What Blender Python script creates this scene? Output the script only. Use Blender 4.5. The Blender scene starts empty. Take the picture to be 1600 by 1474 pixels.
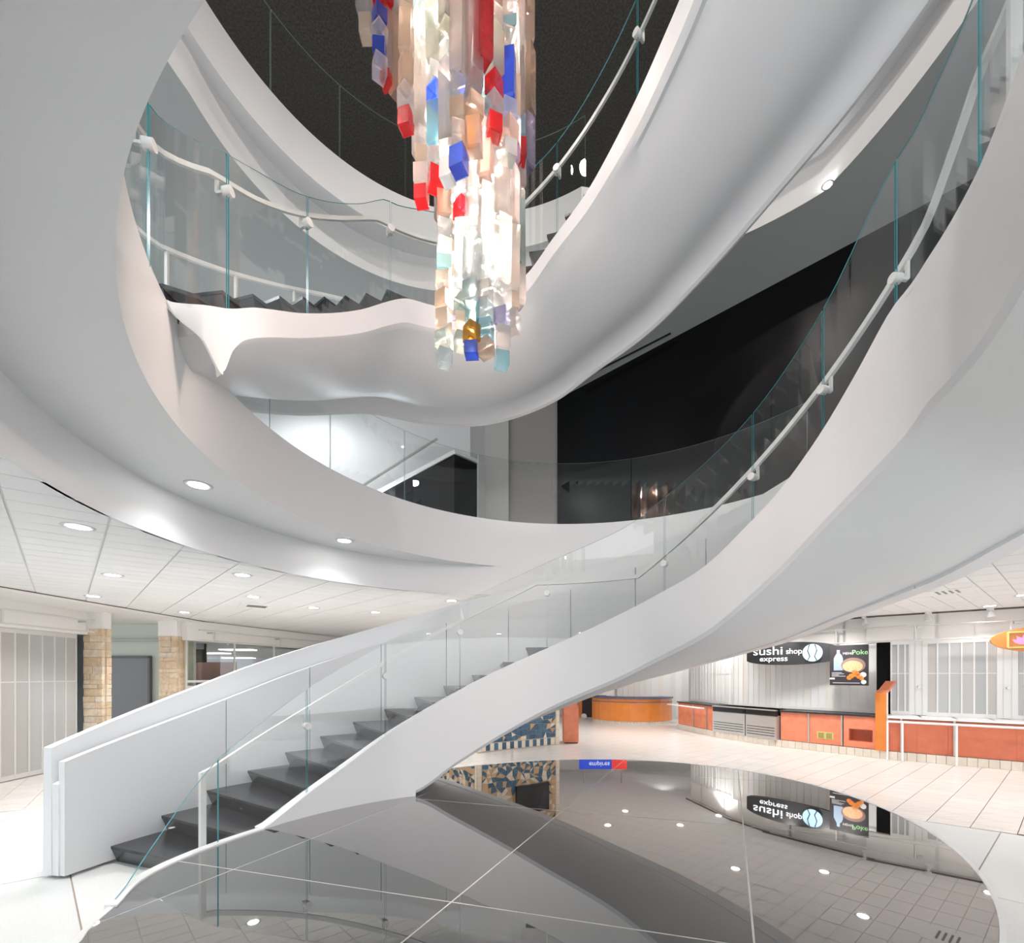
import bpy, bmesh, math, random
from mathutils import Vector, Matrix
random.seed(7)
C = bpy.context.scene.collection
PI = math.pi
def D(a): return math.radians(a)

# ---------------------------------------------------------------- camera, world, exposure
EYE = 1.9
cam_d = bpy.data.cameras.new('camera'); cam = bpy.data.objects.new('camera', cam_d); C.objects.link(cam)
cam.location = (0, 0, EYE); cam.rotation_euler = (PI/2, 0, 0)
cam_d.sensor_fit = 'HORIZONTAL'; cam_d.sensor_width = 36; cam_d.lens = 36*700/1600
cam_d.shift_y = (1054-737)/1600
cam_d.clip_start = 0.05; cam_d.clip_end = 200
sc = bpy.context.scene
sc.camera = cam
w = bpy.data.worlds.new('world'); sc.world = w; w.use_nodes = True
w.node_tree.nodes['Background'].inputs[0].default_value = (0.95, 0.965, 1.0, 1)
w.node_tree.nodes['Background'].inputs[1].default_value = 1.05
sc.view_settings.view_transform = 'Standard'; sc.view_settings.look = 'None'
sc.view_settings.gamma = 1; sc.view_settings.use_curve_mapping = False
sc.view_settings.exposure = 1.12
sc.cycles.max_bounces = 10; sc.cycles.transparent_max_bounces = 32
sc.cycles.glossy_bounces = 4; sc.cycles.transmission_bounces = 8; sc.cycles.diffuse_bounces = 4
sc.cycles.sample_clamp_indirect = 4.0

def area(name, loc, size, power, col=(1, 1, 1), rot=(0, 0, 0), sy=None):
    l = bpy.data.lights.new(name, 'AREA'); l.energy = power; l.color = col
    l.shape = 'RECTANGLE'; l.size = size; l.size_y = sy or size
    o = bpy.data.objects.new(name, l); o.location = loc; o.rotation_euler = rot; C.objects.link(o); return o
def point(name, loc, power, col, rad=.1):
    l = bpy.data.lights.new(name, 'POINT'); l.energy = power; l.color = col; l.shadow_soft_size = rad
    o = bpy.data.objects.new(name, l); o.location = loc; C.objects.link(o); return o
def spot(name, loc, power, col=(1, 1, 1), ang=120, blend=.6, rad=.06, rot=(0, 0, 0)):
    l = bpy.data.lights.new(name, 'SPOT'); l.energy = power; l.color = col; l.spot_size = D(ang); l.spot_blend = blend
    l.shadow_soft_size = rad
    o = bpy.data.objects.new(name, l); o.location = loc; o.rotation_euler = rot; C.objects.link(o); return o

# ---------------------------------------------------------------- materials
def mat(name, col, rough=.5, metal=0., spec=.5, noise=None, bump=0., scale=20., emis=None, es=0., coat=0.):
    m = bpy.data.materials.new(name); m.use_nodes = True
    nt = m.node_tree; b = nt.nodes['Principled BSDF']
    b.inputs['Base Color'].default_value = (*col, 1); b.inputs['Roughness'].default_value = rough
    b.inputs['Metallic'].default_value = metal; b.inputs['Specular IOR Level'].default_value = spec
    b.inputs['Coat Weight'].default_value = coat
    if emis:
        b.inputs['Emission Color'].default_value = (*emis, 1); b.inputs['Emission Strength'].default_value = es
    if noise or bump:
        tc = nt.nodes.new('ShaderNodeTexCoord'); n = nt.nodes.new('ShaderNodeTexNoise')
        n.inputs['Scale'].default_value = scale; n.inputs['Detail'].default_value = 5
        nt.links.new(tc.outputs['Object'], n.inputs['Vector'])
        if noise:
            r = nt.nodes.new('ShaderNodeValToRGB'); r.color_ramp.elements[0].position = .35; r.color_ramp.elements[1].position = .68
            r.color_ramp.elements[0].color = (*noise, 1); r.color_ramp.elements[1].color = (*col, 1)
            nt.links.new(n.outputs['Fac'], r.inputs[0]); nt.links.new(r.outputs[0], b.inputs['Base Color'])
        if bump:
            bp = nt.nodes.new('ShaderNodeBump'); bp.inputs['Strength'].default_value = bump; bp.inputs['Distance'].default_value = .02
            nt.links.new(n.outputs['Fac'], bp.inputs['Height']); nt.links.new(bp.outputs[0], b.inputs['Normal'])
    return m
def rand_mat(name, cols, rough=.5, spec=.5, noise_amt=.0, scale=(8, 8, 8), bump=0., metal=0):
    """colour picked per object, with a stretched grain"""
    m = mat(name, cols[0], rough, metal, spec); nt = m.node_tree; b = nt.nodes['Principled BSDF']
    oi = nt.nodes.new('ShaderNodeObjectInfo'); r = nt.nodes.new('ShaderNodeValToRGB'); r.color_ramp.interpolation = 'LINEAR'
    while len(r.color_ramp.elements) < len(cols): r.color_ramp.elements.new(.5)
    for i, c in enumerate(cols):
        r.color_ramp.elements[i].position = i/max(1, len(cols)-1); r.color_ramp.elements[i].color = (*c, 1)
    nt.links.new(oi.outputs['Random'], r.inputs[0])
    tc = nt.nodes.new('ShaderNodeTexCoord'); mp = nt.nodes.new('ShaderNodeMapping'); mp.inputs['Scale'].default_value = scale
    n = nt.nodes.new('ShaderNodeTexNoise'); n.inputs['Scale'].default_value = 1; n.inputs['Detail'].default_value = 6
    nt.links.new(tc.outputs['Object'], mp.inputs[0]); nt.links.new(mp.outputs[0], n.inputs['Vector'])
    mx = nt.nodes.new('ShaderNodeMix'); mx.data_type = 'RGBA'; mx.blend_type = 'MULTIPLY'
    mr = nt.nodes.new('ShaderNodeMapRange'); mr.inputs[1].default_value = .3; mr.inputs[2].default_value = .7
    mr.inputs[3].default_value = 1-noise_amt; mr.inputs[4].default_value = 1
    nt.links.new(n.outputs['Fac'], mr.inputs[0]); nt.links.new(r.outputs[0], mx.inputs['A']); nt.links.new(mr.outputs[0], mx.inputs['B'])
    mx.inputs['Factor'].default_value = 1
    nt.links.new(mx.outputs['Result'], b.inputs['Base Color'])
    if bump:
        bp = nt.nodes.new('ShaderNodeBump'); bp.inputs['Strength'].default_value = bump; bp.inputs['Distance'].default_value = .01
        nt.links.new(n.outputs['Fac'], bp.inputs['Height']); nt.links.new(bp.outputs[0], b.inputs['Normal'])
    return m
def glass_mat(name, tint=(.972, .984, .979), refl=.9, base=.04):
    m = bpy.data.materials.new(name); m.use_nodes = True; nt = m.node_tree; nt.nodes.clear()
    out = nt.nodes.new('ShaderNodeOutputMaterial'); mix = nt.nodes.new('ShaderNodeMixShader')
    tr = nt.nodes.new('ShaderNodeBsdfTransparent'); tr.inputs[0].default_value = (*tint, 1)
    gl = nt.nodes.new('ShaderNodeBsdfGlossy'); gl.inputs['Roughness'].default_value = 0.0; gl.inputs[0].default_value = (1, 1, 1, 1)
    fr = nt.nodes.new('ShaderNodeLayerWeight'); fr.inputs[0].default_value = .5
    p = nt.nodes.new('ShaderNodeMath'); p.operation = 'POWER'; p.inputs[1].default_value = 4.0
    k = nt.nodes.new('ShaderNodeMath'); k.operation = 'MULTIPLY_ADD'; k.inputs[1].default_value = refl*.75; k.inputs[2].default_value = base
    nt.links.new(fr.outputs['Facing'], p.inputs[0]); nt.links.new(p.outputs[0], k.inputs[0]); nt.links.new(k.outputs[0], mix.inputs[0])
    nt.links.new(tr.outputs[0], mix.inputs[1]); nt.links.new(gl.outputs[0], mix.inputs[2]); nt.links.new(mix.outputs[0], out.inputs[0])
    return m
def crystal_mat(name, col, dens=.35):
    m = bpy.data.materials.new(name); m.use_nodes = True; nt = m.node_tree; nt.nodes.clear()
    out = nt.nodes.new('ShaderNodeOutputMaterial')
    tr = nt.nodes.new('ShaderNodeBsdfTransparent'); tr.inputs[0].default_value = (*[c**.45 for c in col], 1)
    gz = nt.nodes.new('ShaderNodeBsdfRefraction'); gz.inputs[0].default_value = (*col, 1); gz.inputs['Roughness'].default_value = .04; gz.inputs['IOR'].default_value = 1.25
    tl = nt.nodes.new('ShaderNodeBsdfTranslucent'); tl.inputs[0].default_value = (*col, 1)
    gl = nt.nodes.new('ShaderNodeBsdfGlossy'); gl.inputs['Roughness'].default_value = .06; gl.inputs[0].default_value = (1, 1, 1, 1)
    n = nt.nodes.new('ShaderNodeTexNoise'); n.inputs['Scale'].default_value = 30; tc = nt.nodes.new('ShaderNodeTexCoord')
    bp = nt.nodes.new('ShaderNodeBump'); bp.inputs['Strength'].default_value = .25; bp.inputs['Distance'].default_value = .02
    nt.links.new(tc.outputs['Object'], n.inputs['Vector']); nt.links.new(n.outputs['Fac'], bp.inputs['Height'])
    for s in (gl, gz): nt.links.new(bp.outputs[0], s.inputs['Normal'])
    m1 = nt.nodes.new('ShaderNodeMixShader'); m1.inputs[0].default_value = .22
    nt.links.new(tr.outputs[0], m1.inputs[1]); nt.links.new(gz.outputs[0], m1.inputs[2])
    m2 = nt.nodes.new('ShaderNodeMixShader'); m2.inputs[0].default_value = dens
    nt.links.new(m1.outputs[0], m2.inputs[1]); nt.links.new(tl.outputs[0], m2.inputs[2])
    fr = nt.nodes.new('ShaderNodeLayerWeight'); fr.inputs[0].default_value = .35
    m3 = nt.nodes.new('ShaderNodeMixShader'); nt.links.new(fr.outputs['Fresnel'], m3.inputs[0])
    nt.links.new(m2.outputs[0], m3.inputs[1]); nt.links.new(gl.outputs[0], m3.inputs[2]); nt.links.new(m3.outputs[0], out.inputs[0])
    return m
M = {}
M['white'] = mat('white_plaster', (.83, .835, .84), .42, spec=.35)
M['whitewall'] = mat('white_lacquer_panel', (.80, .815, .83), .3, spec=.4)
M['ceil'] = rand_mat('white_ceiling_tile', [(.88, .88, .875), (.91, .91, .905)], .8, .1)
M['ceilback'] = mat('ceiling_joint', (.76, .76, .75), .9)
M['grille'] = mat('slot_dark', (.02, .02, .02), .7)
M['greyceil'] = mat('upper_ceiling_paint', (.50, .515, .51), .7, spec=.2)
M['darkceil'] = mat('dark_popcorn_ceiling', (.17, .16, .145), .95, spec=.1, noise=(.10, .094, .085), bump=.5, scale=30)
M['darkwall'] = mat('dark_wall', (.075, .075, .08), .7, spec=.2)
M['black'] = mat('black_glazing', (.003, .003, .004), .25, spec=.3)
M['granite'] = mat('black_polished_granite', (.022, .022, .024), .03, spec=.5, noise=(.015, .015, .017), scale=60)
def polished(m, base, refl):
    nt = m.node_tree; out = nt.nodes['Material Output']; b = nt.nodes['Principled BSDF']; gl = nt.nodes.new('ShaderNodeBsdfGlossy'); gl.inputs['Roughness'].default_value = .012; gl.inputs[0].default_value = (1, .985, .97, 1)
    fr = nt.nodes.new('ShaderNodeLayerWeight'); p = nt.nodes.new('ShaderNodeMath'); p.operation = 'POWER'; p.inputs[1].default_value = 3.0
    k = nt.nodes.new('ShaderNodeMath'); k.operation = 'MULTIPLY_ADD'; k.inputs[1].default_value = refl; k.inputs[2].default_value = base; mx = nt.nodes.new('ShaderNodeMixShader')
    nt.links.new(fr.outputs['Facing'], p.inputs[0]); nt.links.new(p.outputs[0], k.inputs[0]); nt.links.new(k.outputs[0], mx.inputs[0])
    nt.links.new(b.outputs[0], mx.inputs[1]); nt.links.new(gl.outputs[0], mx.inputs[2]); nt.links.new(mx.outputs[0], out.inputs[0])
polished(M['granite'], .10, .95)
M['joint'] = mat('pale_joint', (.55, .55, .54), .6)
M['tread'] = mat('charcoal_stone', (.045, .048, .055), .24, spec=.5, noise=(.035, .037, .043), scale=40)
M['nose'] = mat('nosing_line', (.10, .105, .115), .3)
M['glass'] = glass_mat('clear_glass')
M['edge'] = mat('teal_glass_edge', (.05, .30, .33), .15, spec=.8)
M['edgethin'] = mat('pale_glass_edge', (.30, .42, .42), .2)
M['rail'] = mat('white_powder_coat', (.80, .80, .79), .35)
M['terrazzo'] = rand_mat('white_terrazzo', [(.74, .76, .75), (.80, .815, .80)], .28, .4, .10, (70, 70, 70))
M['brass'] = mat('brass_strip', (.50, .40, .33), .5)
M['tile'] = rand_mat('cream_floor_tile', [(.80, .745, .69), (.84, .79, .74), (.79, .745, .70)], .25, .5, .12, (1.5, 22, 8))
M['grout'] = mat('grey_grout', (.30, .26, .23), .9)
M['basetile'] = rand_mat('beige_base_tile', [(.72, .64, .54), (.78, .70, .60)], .4, .4, .08, (10, 10, 10))
M['salmon'] = mat('salmon_panel', (.80, .27, .15), .45, noise=(.72, .22, .12), scale=7)
M['red'] = mat('brick_red_panel', (.66, .18, .09), .4, noise=(.58, .15, .075), scale=5)
M['orange'] = mat('orange_laminate', (.78, .26, .05), .35, noise=(.72, .22, .04), scale=3)
M['bluetop'] = mat('blue_grey_top', (.10, .13, .22), .4)
M['steel'] = mat('brushed_steel', (.60, .60, .59), .32, metal=.75)
M['alu'] = mat('pale_aluminium', (.72, .71, .69), .4, metal=.25)
M['pane'] = rand_mat('frosted_pane', [(.40, .41, .41), (.46, .47, .47), (.48, .45, .43)], .25, .5)
M['panelight'] = rand_mat('pale_frosted_pane', [(.66, .66, .65), (.74, .74, .74), (.70, .66, .61)], .3, .5)
M['brick'] = rand_mat('sandstone_block', [(.78, .60, .42), (.86, .72, .55), (.74, .55, .36), (.85, .75, .62)], .8, .2, .22, (14, 14, 14), .5)
M['mortar'] = mat('pale_mortar', (.62, .52, .42), .9)
M['sage'] = mat('sage_green_wall', (.60, .65, .58), .6)
M['greydoor'] = mat('grey_door_paint', (.20, .21, .22), .45)
M['bulk'] = mat('cream_bulkhead', (.86, .84, .81), .6)
M['bluetile'] = rand_mat('blue_mosaic', [(.03, .08, .15), (.05, .13, .22), (.08, .17, .25)], .25, .5)
M['tantile'] = rand_mat('tan_mosaic', [(.50, .28, .12), (.72, .55, .36), (.58, .36, .18), (.80, .68, .52)], .3, .5)
M['creamtile'] = rand_mat('cream_mosaic', [(.80, .70, .56), (.85, .77, .66)], .3, .5)
M['signblack'] = mat('sign_black', (.03, .03, .032), .35)
M['letter'] = mat('sign_letter', (.9, .95, 1), .4, emis=(.80, .90, 1), es=.30)
M['logo'] = mat('sign_logo', (.42, .62, .78), .4, emis=(.5, .75, .95), es=.12)
M['paper'] = mat('poster_black', (.035, .03, .035), .4)
M['green'] = mat('poster_green', (.35, .75, .3), .5)
M['food'] = mat('poster_food', (.62, .25, .09), .6, noise=(.75, .52, .30), scale=60)
M['bottle'] = mat('poster_bottle', (.28, .36, .46), .5)
M['lamp'] = mat('lamp_glow', (1, 1, 1), .5, emis=(1, .98, .95), es=14)
M['panelglow'] = mat('shop_light_glow', (1, 1, 1), .5, emis=(.95, .98, 1), es=2.2)
M['bulb'] = mat('chandelier_bulb', (1, 1, 1), .5, emis=(1, .87, .72), es=45)
M['trimring'] = mat('lamp_ring', (.7, .7, .7), .4)
M['wood'] = mat('reddish_wood', (.10, .04, .025), .5, noise=(.06, .025, .016), scale=9)
M['screen'] = mat('dark_screen', (.015, .015, .017), .2)
M['blue'] = mat('sign_blue', (.02, .06, .5), .4, emis=(.03, .1, .8), es=.25)
M['redlit'] = mat('sign_red', (.8, .05, .04), .4, emis=(1, .06, .04), es=.25)
M['lotus'] = mat('lotus_pink', (.85, .35, .65), .4, emis=(.95, .4, .75), es=.06)
M['signorange'] = mat('sign_orange', (.72, .27, .07), .4)
M['lime'] = mat('sign_lime', (.62, .60, .22), .4)
M['bronze'] = mat('brass_grille', (.45, .35, .12), .4, metal=.5)
M['wire'] = mat('steel_wire', (.25, .25, .25), .4, metal=.6)
M['shopwall'] = mat('shop_interior', (.30, .33, .35), .7)

# ---------------------------------------------------------------- object helpers
def tag(o, label=None, cat=None, group=None, kind=None):
    if label: o['label'] = label
    if cat: o['category'] = cat
    if group: o['group'] = group
    if kind: o['kind'] = kind
    return o
def mo(name, verts, faces, m, parent=None, smooth=False, idx=None, auto=None):
    me = bpy.data.meshes.new(name); me.from_pydata([tuple(v) for v in verts], [], faces); 
    for x in (m if isinstance(m, (list, tuple)) else [m]): me.materials.append(x)
    if idx: 
        for p, i in zip(me.polygons, idx): p.material_index = i
    if smooth:
        for p in me.polygons: p.use_smooth = True
    me.validate(); me.update()
    bm = bmesh.new(); bm.from_mesh(me); bmesh.ops.recalc_face_normals(bm, faces=bm.faces)
    if auto is not None:
        for e in bm.edges:
            if len(e.link_faces) == 2 and e.calc_face_angle(0) > D(auto): e.smooth = False
    bm.to_mesh(me); bm.free()
    o = bpy.data.objects.new(name, me); C.objects.link(o)
    if parent: o.parent = parent
    return o
def empty(name, loc, label, cat, group=None, kind=None):
    o = bpy.data.objects.new(name, None); o.location = loc; C.objects.link(o); return tag(o, label, cat, group, kind)
class MB:
    """collects boxes, prisms, cylinders in local coordinates of a parent base"""
    def __init__(s, base=(0, 0, 0)): s.v = []; s.f = []; s.b = Vector(base)
    def add(s, vs, fs):
        k = len(s.v); s.v += [Vector(v)-s.b for v in vs]; s.f += [tuple(i+k for i in f) for f in fs]; return s
    def box(s, c, size, rz=0, rx=0):
        m = Matrix.Translation(c) @ Matrix.Rotation(rz, 4, 'Z') @ Matrix.Rotation(rx, 4, 'X')
        x, y, z = [a/2 for a in size]
        vs = [m @ Vector((i*x, j*y, k*z)) for i in (-1, 1) for j in (-1, 1) for k in (-1, 1)]
        return s.add(vs, [(0, 1, 3, 2), (4, 6, 7, 5), (0, 4, 5, 1), (2, 3, 7, 6), (0, 2, 6, 4), (1, 5, 7, 3)])
    def prism(s, pts, z0, z1):
        n = len(pts); vs = [(x, y, z0) for x, y in pts]+[(x, y, z1) for x, y in pts]
        return s.add(vs, [tuple(range(n-1, -1, -1)), tuple(range(n, 2*n))]+[(i, (i+1) % n, n+(i+1) % n, n+i) for i in range(n)])
    def cyl(s, a, b, r, n=10, r2=None):
        a, b = Vector(a), Vector(b); d = (b-a).normalized(); u = d.orthogonal().normalized(); w_ = d.cross(u); r2 = r if r2 is None else r2
        vs = [a+(u*math.cos(2*PI*i/n)+w_*math.sin(2*PI*i/n))*r for i in range(n)]+[b+(u*math.cos(2*PI*i/n)+w_*math.sin(2*PI*i/n))*r2 for i in range(n)]
        return s.add(vs, [tuple(range(n)), tuple(range(2*n-1, n-1, -1))]+[(i, (i+1) % n, n+(i+1) % n, n+i) for i in range(n)])
    def tube(s, pts, hx, hz=None, n=4):
        """rectangular (n=4) or round bar along a polyline"""
        hz = hz or hx; pts = [Vector(p) for p in pts]; rings = []
        for i, p in enumerate(pts):
            d = (pts[min(i+1, len(pts)-1)]-pts[max(i-1, 0)]).normalized(); side = Vector((-d.y, d.x, 0))
            side = side.normalized() if side.length > 1e-4 else Vector((1, 0, 0)); up = side.cross(d)*-1
            if n == 4: rings.append([p+side*hx+up*hz, p-side*hx+up*hz, p-side*hx-up*hz, p+side*hx-up*hz])
            else: rings.append([p+side*hx*math.cos(2*PI*k/n)+up*hz*math.sin(2*PI*k/n) for k in range(n)])
        vs = [v for r in rings for v in r]; fs = [tuple(range(n)), tuple(range(len(vs)-1, len(vs)-n-1, -1))]
        for i in range(len(rings)-1):
            for k in range(n): fs.append((i*n+k, i*n+(k+1) % n, (i+1)*n+(k+1) % n, (i+1)*n+k))
        return s.add(vs, fs)
    def build(s, name, m, parent=None, smooth=False, auto=None, **kw):
        o = mo(name, s.v, s.f, m, parent, smooth, auto=auto)
        if not parent: o.location = s.b
        return tag(o, **kw)
def pol(c, r, th): return (c[0]+r*math.cos(D(th)), c[1]+r*math.sin(D(th)))
def table(t):
    t = sorted(t)
    def f(x):
        if x <= t[0][0]: return t[0][1]
        if x >= t[-1][0]: return t[-1][1]
        for i in range(len(t)-1):
            if x <= t[i+1][0]: break
        x0, y0 = t[i]; x1, y1 = t[i+1]
        m = lambda j: 0 if j in (0, len(t)-1) else (t[j+1][1]-t[j-1][1])/(t[j+1][0]-t[j-1][0])
        h = x1-x0; s = (x-x0)/h; d = (y1-y0)/h
        lim = lambda a: (0 if a*d <= 0 else (min(abs(a), 3*abs(d))*(1 if d > 0 else -1)))
        m0 = m(i) if i > 0 else d; m1 = m(i+1) if i+1 < len(t)-1 else d; m0, m1 = lim(m0), lim(m1)
        return (2*s**3-3*s*s+1)*y0+(s**3-2*s*s+s)*h*m0+(-2*s**3+3*s*s)*y1+(s**3-s*s)*h*m1
    return f
def frange(a, b, step):
    n = max(1, int(math.ceil(abs(b-a)/step))); return [a+(b-a)*i/n for i in range(n+1)]
def sweep(name, c, ths, prof, m, parent=None, closed=True, smooth=True, auto=35, idx=None, base=(0, 0, 0), **kw):
    rows = [[(*pol(c, r, th), z) for r, z in prof(th)] for th in ths]; n = len(rows[0]); vs = [Vector(v)-Vector(base) for r in rows for v in r]; fs = []; ii = []
    k = n if closed else n-1
    for i in range(len(rows)-1):
        for j in range(k):
            fs.append((i*n+j, i*n+(j+1) % n, (i+1)*n+(j+1) % n, (i+1)*n+j)); ii.append(idx[j] if idx else 0)
    if closed:
        fs.append(tuple(range(n))); fs.append(tuple(range(len(vs)-1, len(vs)-n-1, -1))); ii += [idx[n] if idx else 0]*2
    o = mo(name, vs, fs, m, parent, smooth, idx=ii if idx else None, auto=auto)
    return tag(o, **kw)
def glass(name, c, a0, a1, rf, zb, zt, parent, t=.010, step=2.5):
    """one bent pane between two angles; faces clear, edges teal"""
    return sweep(name, c, frange(a0, a1, step), lambda th: [(rf(th), zb(th)), (rf(th)+t, zb(th)), (rf(th)+t, zt(th)), (rf(th), zt(th))],
                 [M['glass'], M['edge']], parent, smooth=False, auto=None, idx=[0, 0, 1, 0, 1])
def clip_poly(poly, half):
    """keep the part of a convex polygon where nx*x+ny*y<=d"""
    nx, ny, d = half; out = []
    for i, p in enumerate(poly):
        q = poly[(i+1) % len(poly)]; a = nx*p[0]+ny*p[1]-d; b = nx*q[0]+ny*q[1]-d
        if a <= 0: out.append(p)
        if a*b < 0: t = a/(a-b); out.append((p[0]+(q[0]-p[0])*t, p[1]+(q[1]-p[1])*t))
    return out
def px(x, y, z): return (800+700*x/y, 1054-700*(z-EYE)/y) if y > .05 else (-9999, -9999)
def psize(poly, z):
    q = [px(x, y, z) for x, y in poly]; return min(max(a for a, _ in q)-min(a for a, _ in q), max(b for _, b in q)-min(b for _, b in q))

# ---------------------------------------------------------------- key plan data
C1 = (.02, 3.048); CURB = [(152, 2.753), (165, 2.775), (170, 2.775), (176, 2.74), (183, 2.61), (189, 2.56), (193, 2.51), (215, 2.5)]; R1 = 2.753; RO = 4.30          # lower flight: centre, inner face radius, outer wall radius
C2 = (-.313, 3.214)                               # upper flight
RING = (.925, 4.33, 3.565); COF = (-.085, 4.29, 3.415)
RING3 = (-.455, 4.249, 3.043); COF3 = (-.928, 4.844, 2.6)
ZF2 = 4.55; ZC = 3.265; ZS = 3.76; ZC2 = 8.26; ZS3 = 8.79; ZF3 = 9.4
def circ_polar(ci, c):
    def f(th):
        dx, dy = math.cos(D(th)), math.sin(D(th)); ox, oy = c[0]-ci[0], c[1]-ci[1]
        b = ox*dx+oy*dy; q = ox*ox+oy*oy-ci[2]**2; d = b*b-q
        return -b+math.sqrt(d) if d > 0 else .1
    return f

# ================================================================ FLOOR
fl = mo('floor', [(-16, -9, -.03), (16, -9, -.03), (16, 30, -.03), (-16, 30, -.03)], [(0, 1, 2, 3)], M['grout']); tag(fl, 'pale mall floor of cream tiles around a white terrazzo field', kind='structure')
TZ = [(-9.5, 5.0), (-6.7, 6.36), (-3.2, 8.6), (2.0, 8.35), (5.13, 5.94), (7.2, 4.5), (9.5, 1.2), (9.5, -6), (-9.5, -6)]
def inside(p, poly):
    r = False
    for i in range(len(poly)):
        a, b = poly[i], poly[i-1]
        if (a[1] > p[1]) != (b[1] > p[1]) and p[0] < (b[0]-a[0])*(p[1]-a[1])/(b[1]-a[1])+a[0]: r = not r
    return r
# terrazzo slabs: wedges between radial brass strips round the platform centre
PC = (.6, 4.4)
TB = MB((0, 0, 0)).prism(TZ, -.028, -.012); tb = TB.build('terrazzo_bed', M['brass'], fl)
gn, hn = (.68, .733), (-.61, .792)
for i in range(-6, 6):
    for j in range(-6, 6):
        poly = [p for p in TZ]
        a0, b0 = .265+i*2.67, .68+j*2.67; g = .006
        big = []
        for (u, v) in ((a0+g, b0+g), (a0+2.67-g, b0+g), (a0+2.67-g, b0+2.67-g), (a0+g, b0+2.67-g)):
            det = gn[0]*hn[1]-gn[1]*hn[0]; big.append(((u*hn[1]-v*gn[1])/det, (gn[0]*v-hn[0]*u)/det))
        for k in range(len(TZ)):
            p, q = TZ[k], TZ[(k+1) % len(TZ)]; dx, dy = q[0]-p[0], q[1]-p[1]; nx, ny = -dy, dx
            if nx*0+ny*2 > nx*p[0]+ny*p[1]: nx, ny = -nx, -ny
            big = clip_poly(big, (nx, ny, nx*p[0]+ny*p[1]))
            if len(big) < 3: break
        if len(big) >= 3: MB().prism(big, -.02, 0).build('terrazzo_slab', M['terrazzo'], fl)
def cutout(poly, TZ):
    return inside((sum(p[0] for p in poly)/len(poly), sum(p[1] for p in poly)/len(poly)), TZ)
cand = []
ca, sa = math.cos(D(38.3)), math.sin(D(38.3)); TW, TL = .385, .385
for i in range(-60, 60):
    for j in range(-60, 60):
        u0, v0 = i*TL, j*TW; g = .004
        poly = [((u*ca-v*sa), (u*sa+v*ca)) for u, v in ((u0+g*.6, v0+g), (u0+TL-g*.6, v0+g), (u0+TL-g*.6, v0+TW-g), (u0+g*.6, v0+TW-g))]
        poly = [(x, y+.09) for x, y in poly]
        cx_ = sum(p[0] for p in poly)/4; cy_ = sum(p[1] for p in poly)/4
        if cy_ < .5 or cy_ > 25 or abs(cx_) > 12: continue
        s = [inside(p, TZ) for p in poly]
        if all(s): continue
        if any(s):
            for t in range(1, 6):
                p, q = TZ[t-1], TZ[t]; dx, dy = q[0]-p[0], q[1]-p[1]; ln = math.hypot(dx, dy)
                nx, ny = -dy/ln, dx/ln
                if nx*0+ny*3 < nx*p[0]+ny*p[1]: nx, ny = -nx, -ny
                # keep outside: nx*x <= d
                tt = ((cx_-p[0])*dx+(cy_-p[1])*dy)/ln/ln
                if -.05 <= tt <= 1.05: poly2 = clip_poly(poly, (nx, ny, nx*p[0]+ny*p[1]-.004)); poly = poly2 if len(poly2) >= 3 else poly
        if len(poly) < 3: continue
        U, V = px(cx_, cy_, 0)
        vis = (-20 < U < 100 and V < 1300) or (880 < U < 1620 and 1130 < V < 1340 and math.hypot((cx_-.67)/3.6, (cy_-4.64)/3.3) > 1)
        cand.append((-(psize(poly, 0)) if vis else 99, cy_, poly))
cand.sort(key=lambda t: (t[0], t[1]))
stf = MB()
for n_, (s, _, poly) in enumerate(cand):
    if n_ < 290 and s < 0: MB().prism(poly, -.02, 0).build('floor_tile', M['tile'], fl)
    else: stf.add([(x, y, 0) for x, y in poly], [tuple(range(len(poly)))])
stf.build('floor_tiling', M['tile'], fl, kind='stuff')

# ================================================================ CEILING of the lower level
rcof = circ_polar(COF, C1); rring = circ_polar(RING, C1)
r1t = table([(-95, 2.5), (-60, 2.40), (-27, 2.459), (-19.8, 2.508), (-14.9, 2.556), (-10.8, 2.596), (-3.5, 2.675), (3, R1), (40, R1)])
def rs(th):       # inner edge of the upper floor, th in -65..295 measured round C1
    if th > 245: a = (th-245)/(295-245); return rring(245)*(1-a)+2.4*a
    if th < 3: return r1t(th)
    if th >= 40: return rring(th)
    a = (th-3)/37; return 4.62*(1-a)+rring(40)*a
def rc(th):       # edge of the lower ceiling
    if th > 262: a = (th-262)/33; return (rcof(262)+.22)*(1-a)+2.6*a
    if th >= 90: return max(rcof(th)+max(0, min(.22, (th-215)*.008)), rs(th)+.012)
    if th >= 3: return rs(th)+.012
    if th > -32: return 4.62
    a = (th+32)/(-33); return 4.62*(1-a)+2.6*a
zso = table([(-65, 3.70), (-45, 3.5), (-30, ZC), (3, ZC), (3.01, ZC), (90, ZC)])
def rect_hit(c, th, x0, x1, y0, y1):
    dx, dy = math.cos(D(th)), math.sin(D(th)); t = 1e9
    if dx > 0: t = min(t, (x1-c[0])/dx)
    if dx < 0: t = min(t, (x0-c[0])/dx)
    if dy > 0: t = min(t, (y1-c[1])/dy)
    if dy < 0: t = min(t, (y0-c[1])/dy)
    return t
cl = sweep('ceiling', C1, frange(-65, 295, 2), lambda th: [(rc(th), ZC+.012), (rect_hit(C1, th, -14, 16, -5, 30), ZC+.012)], M['ceilback'], None, closed=False, smooth=False, auto=None)
tag(cl, 'white tiled mall ceiling with round downlights', kind='structure')
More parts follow.
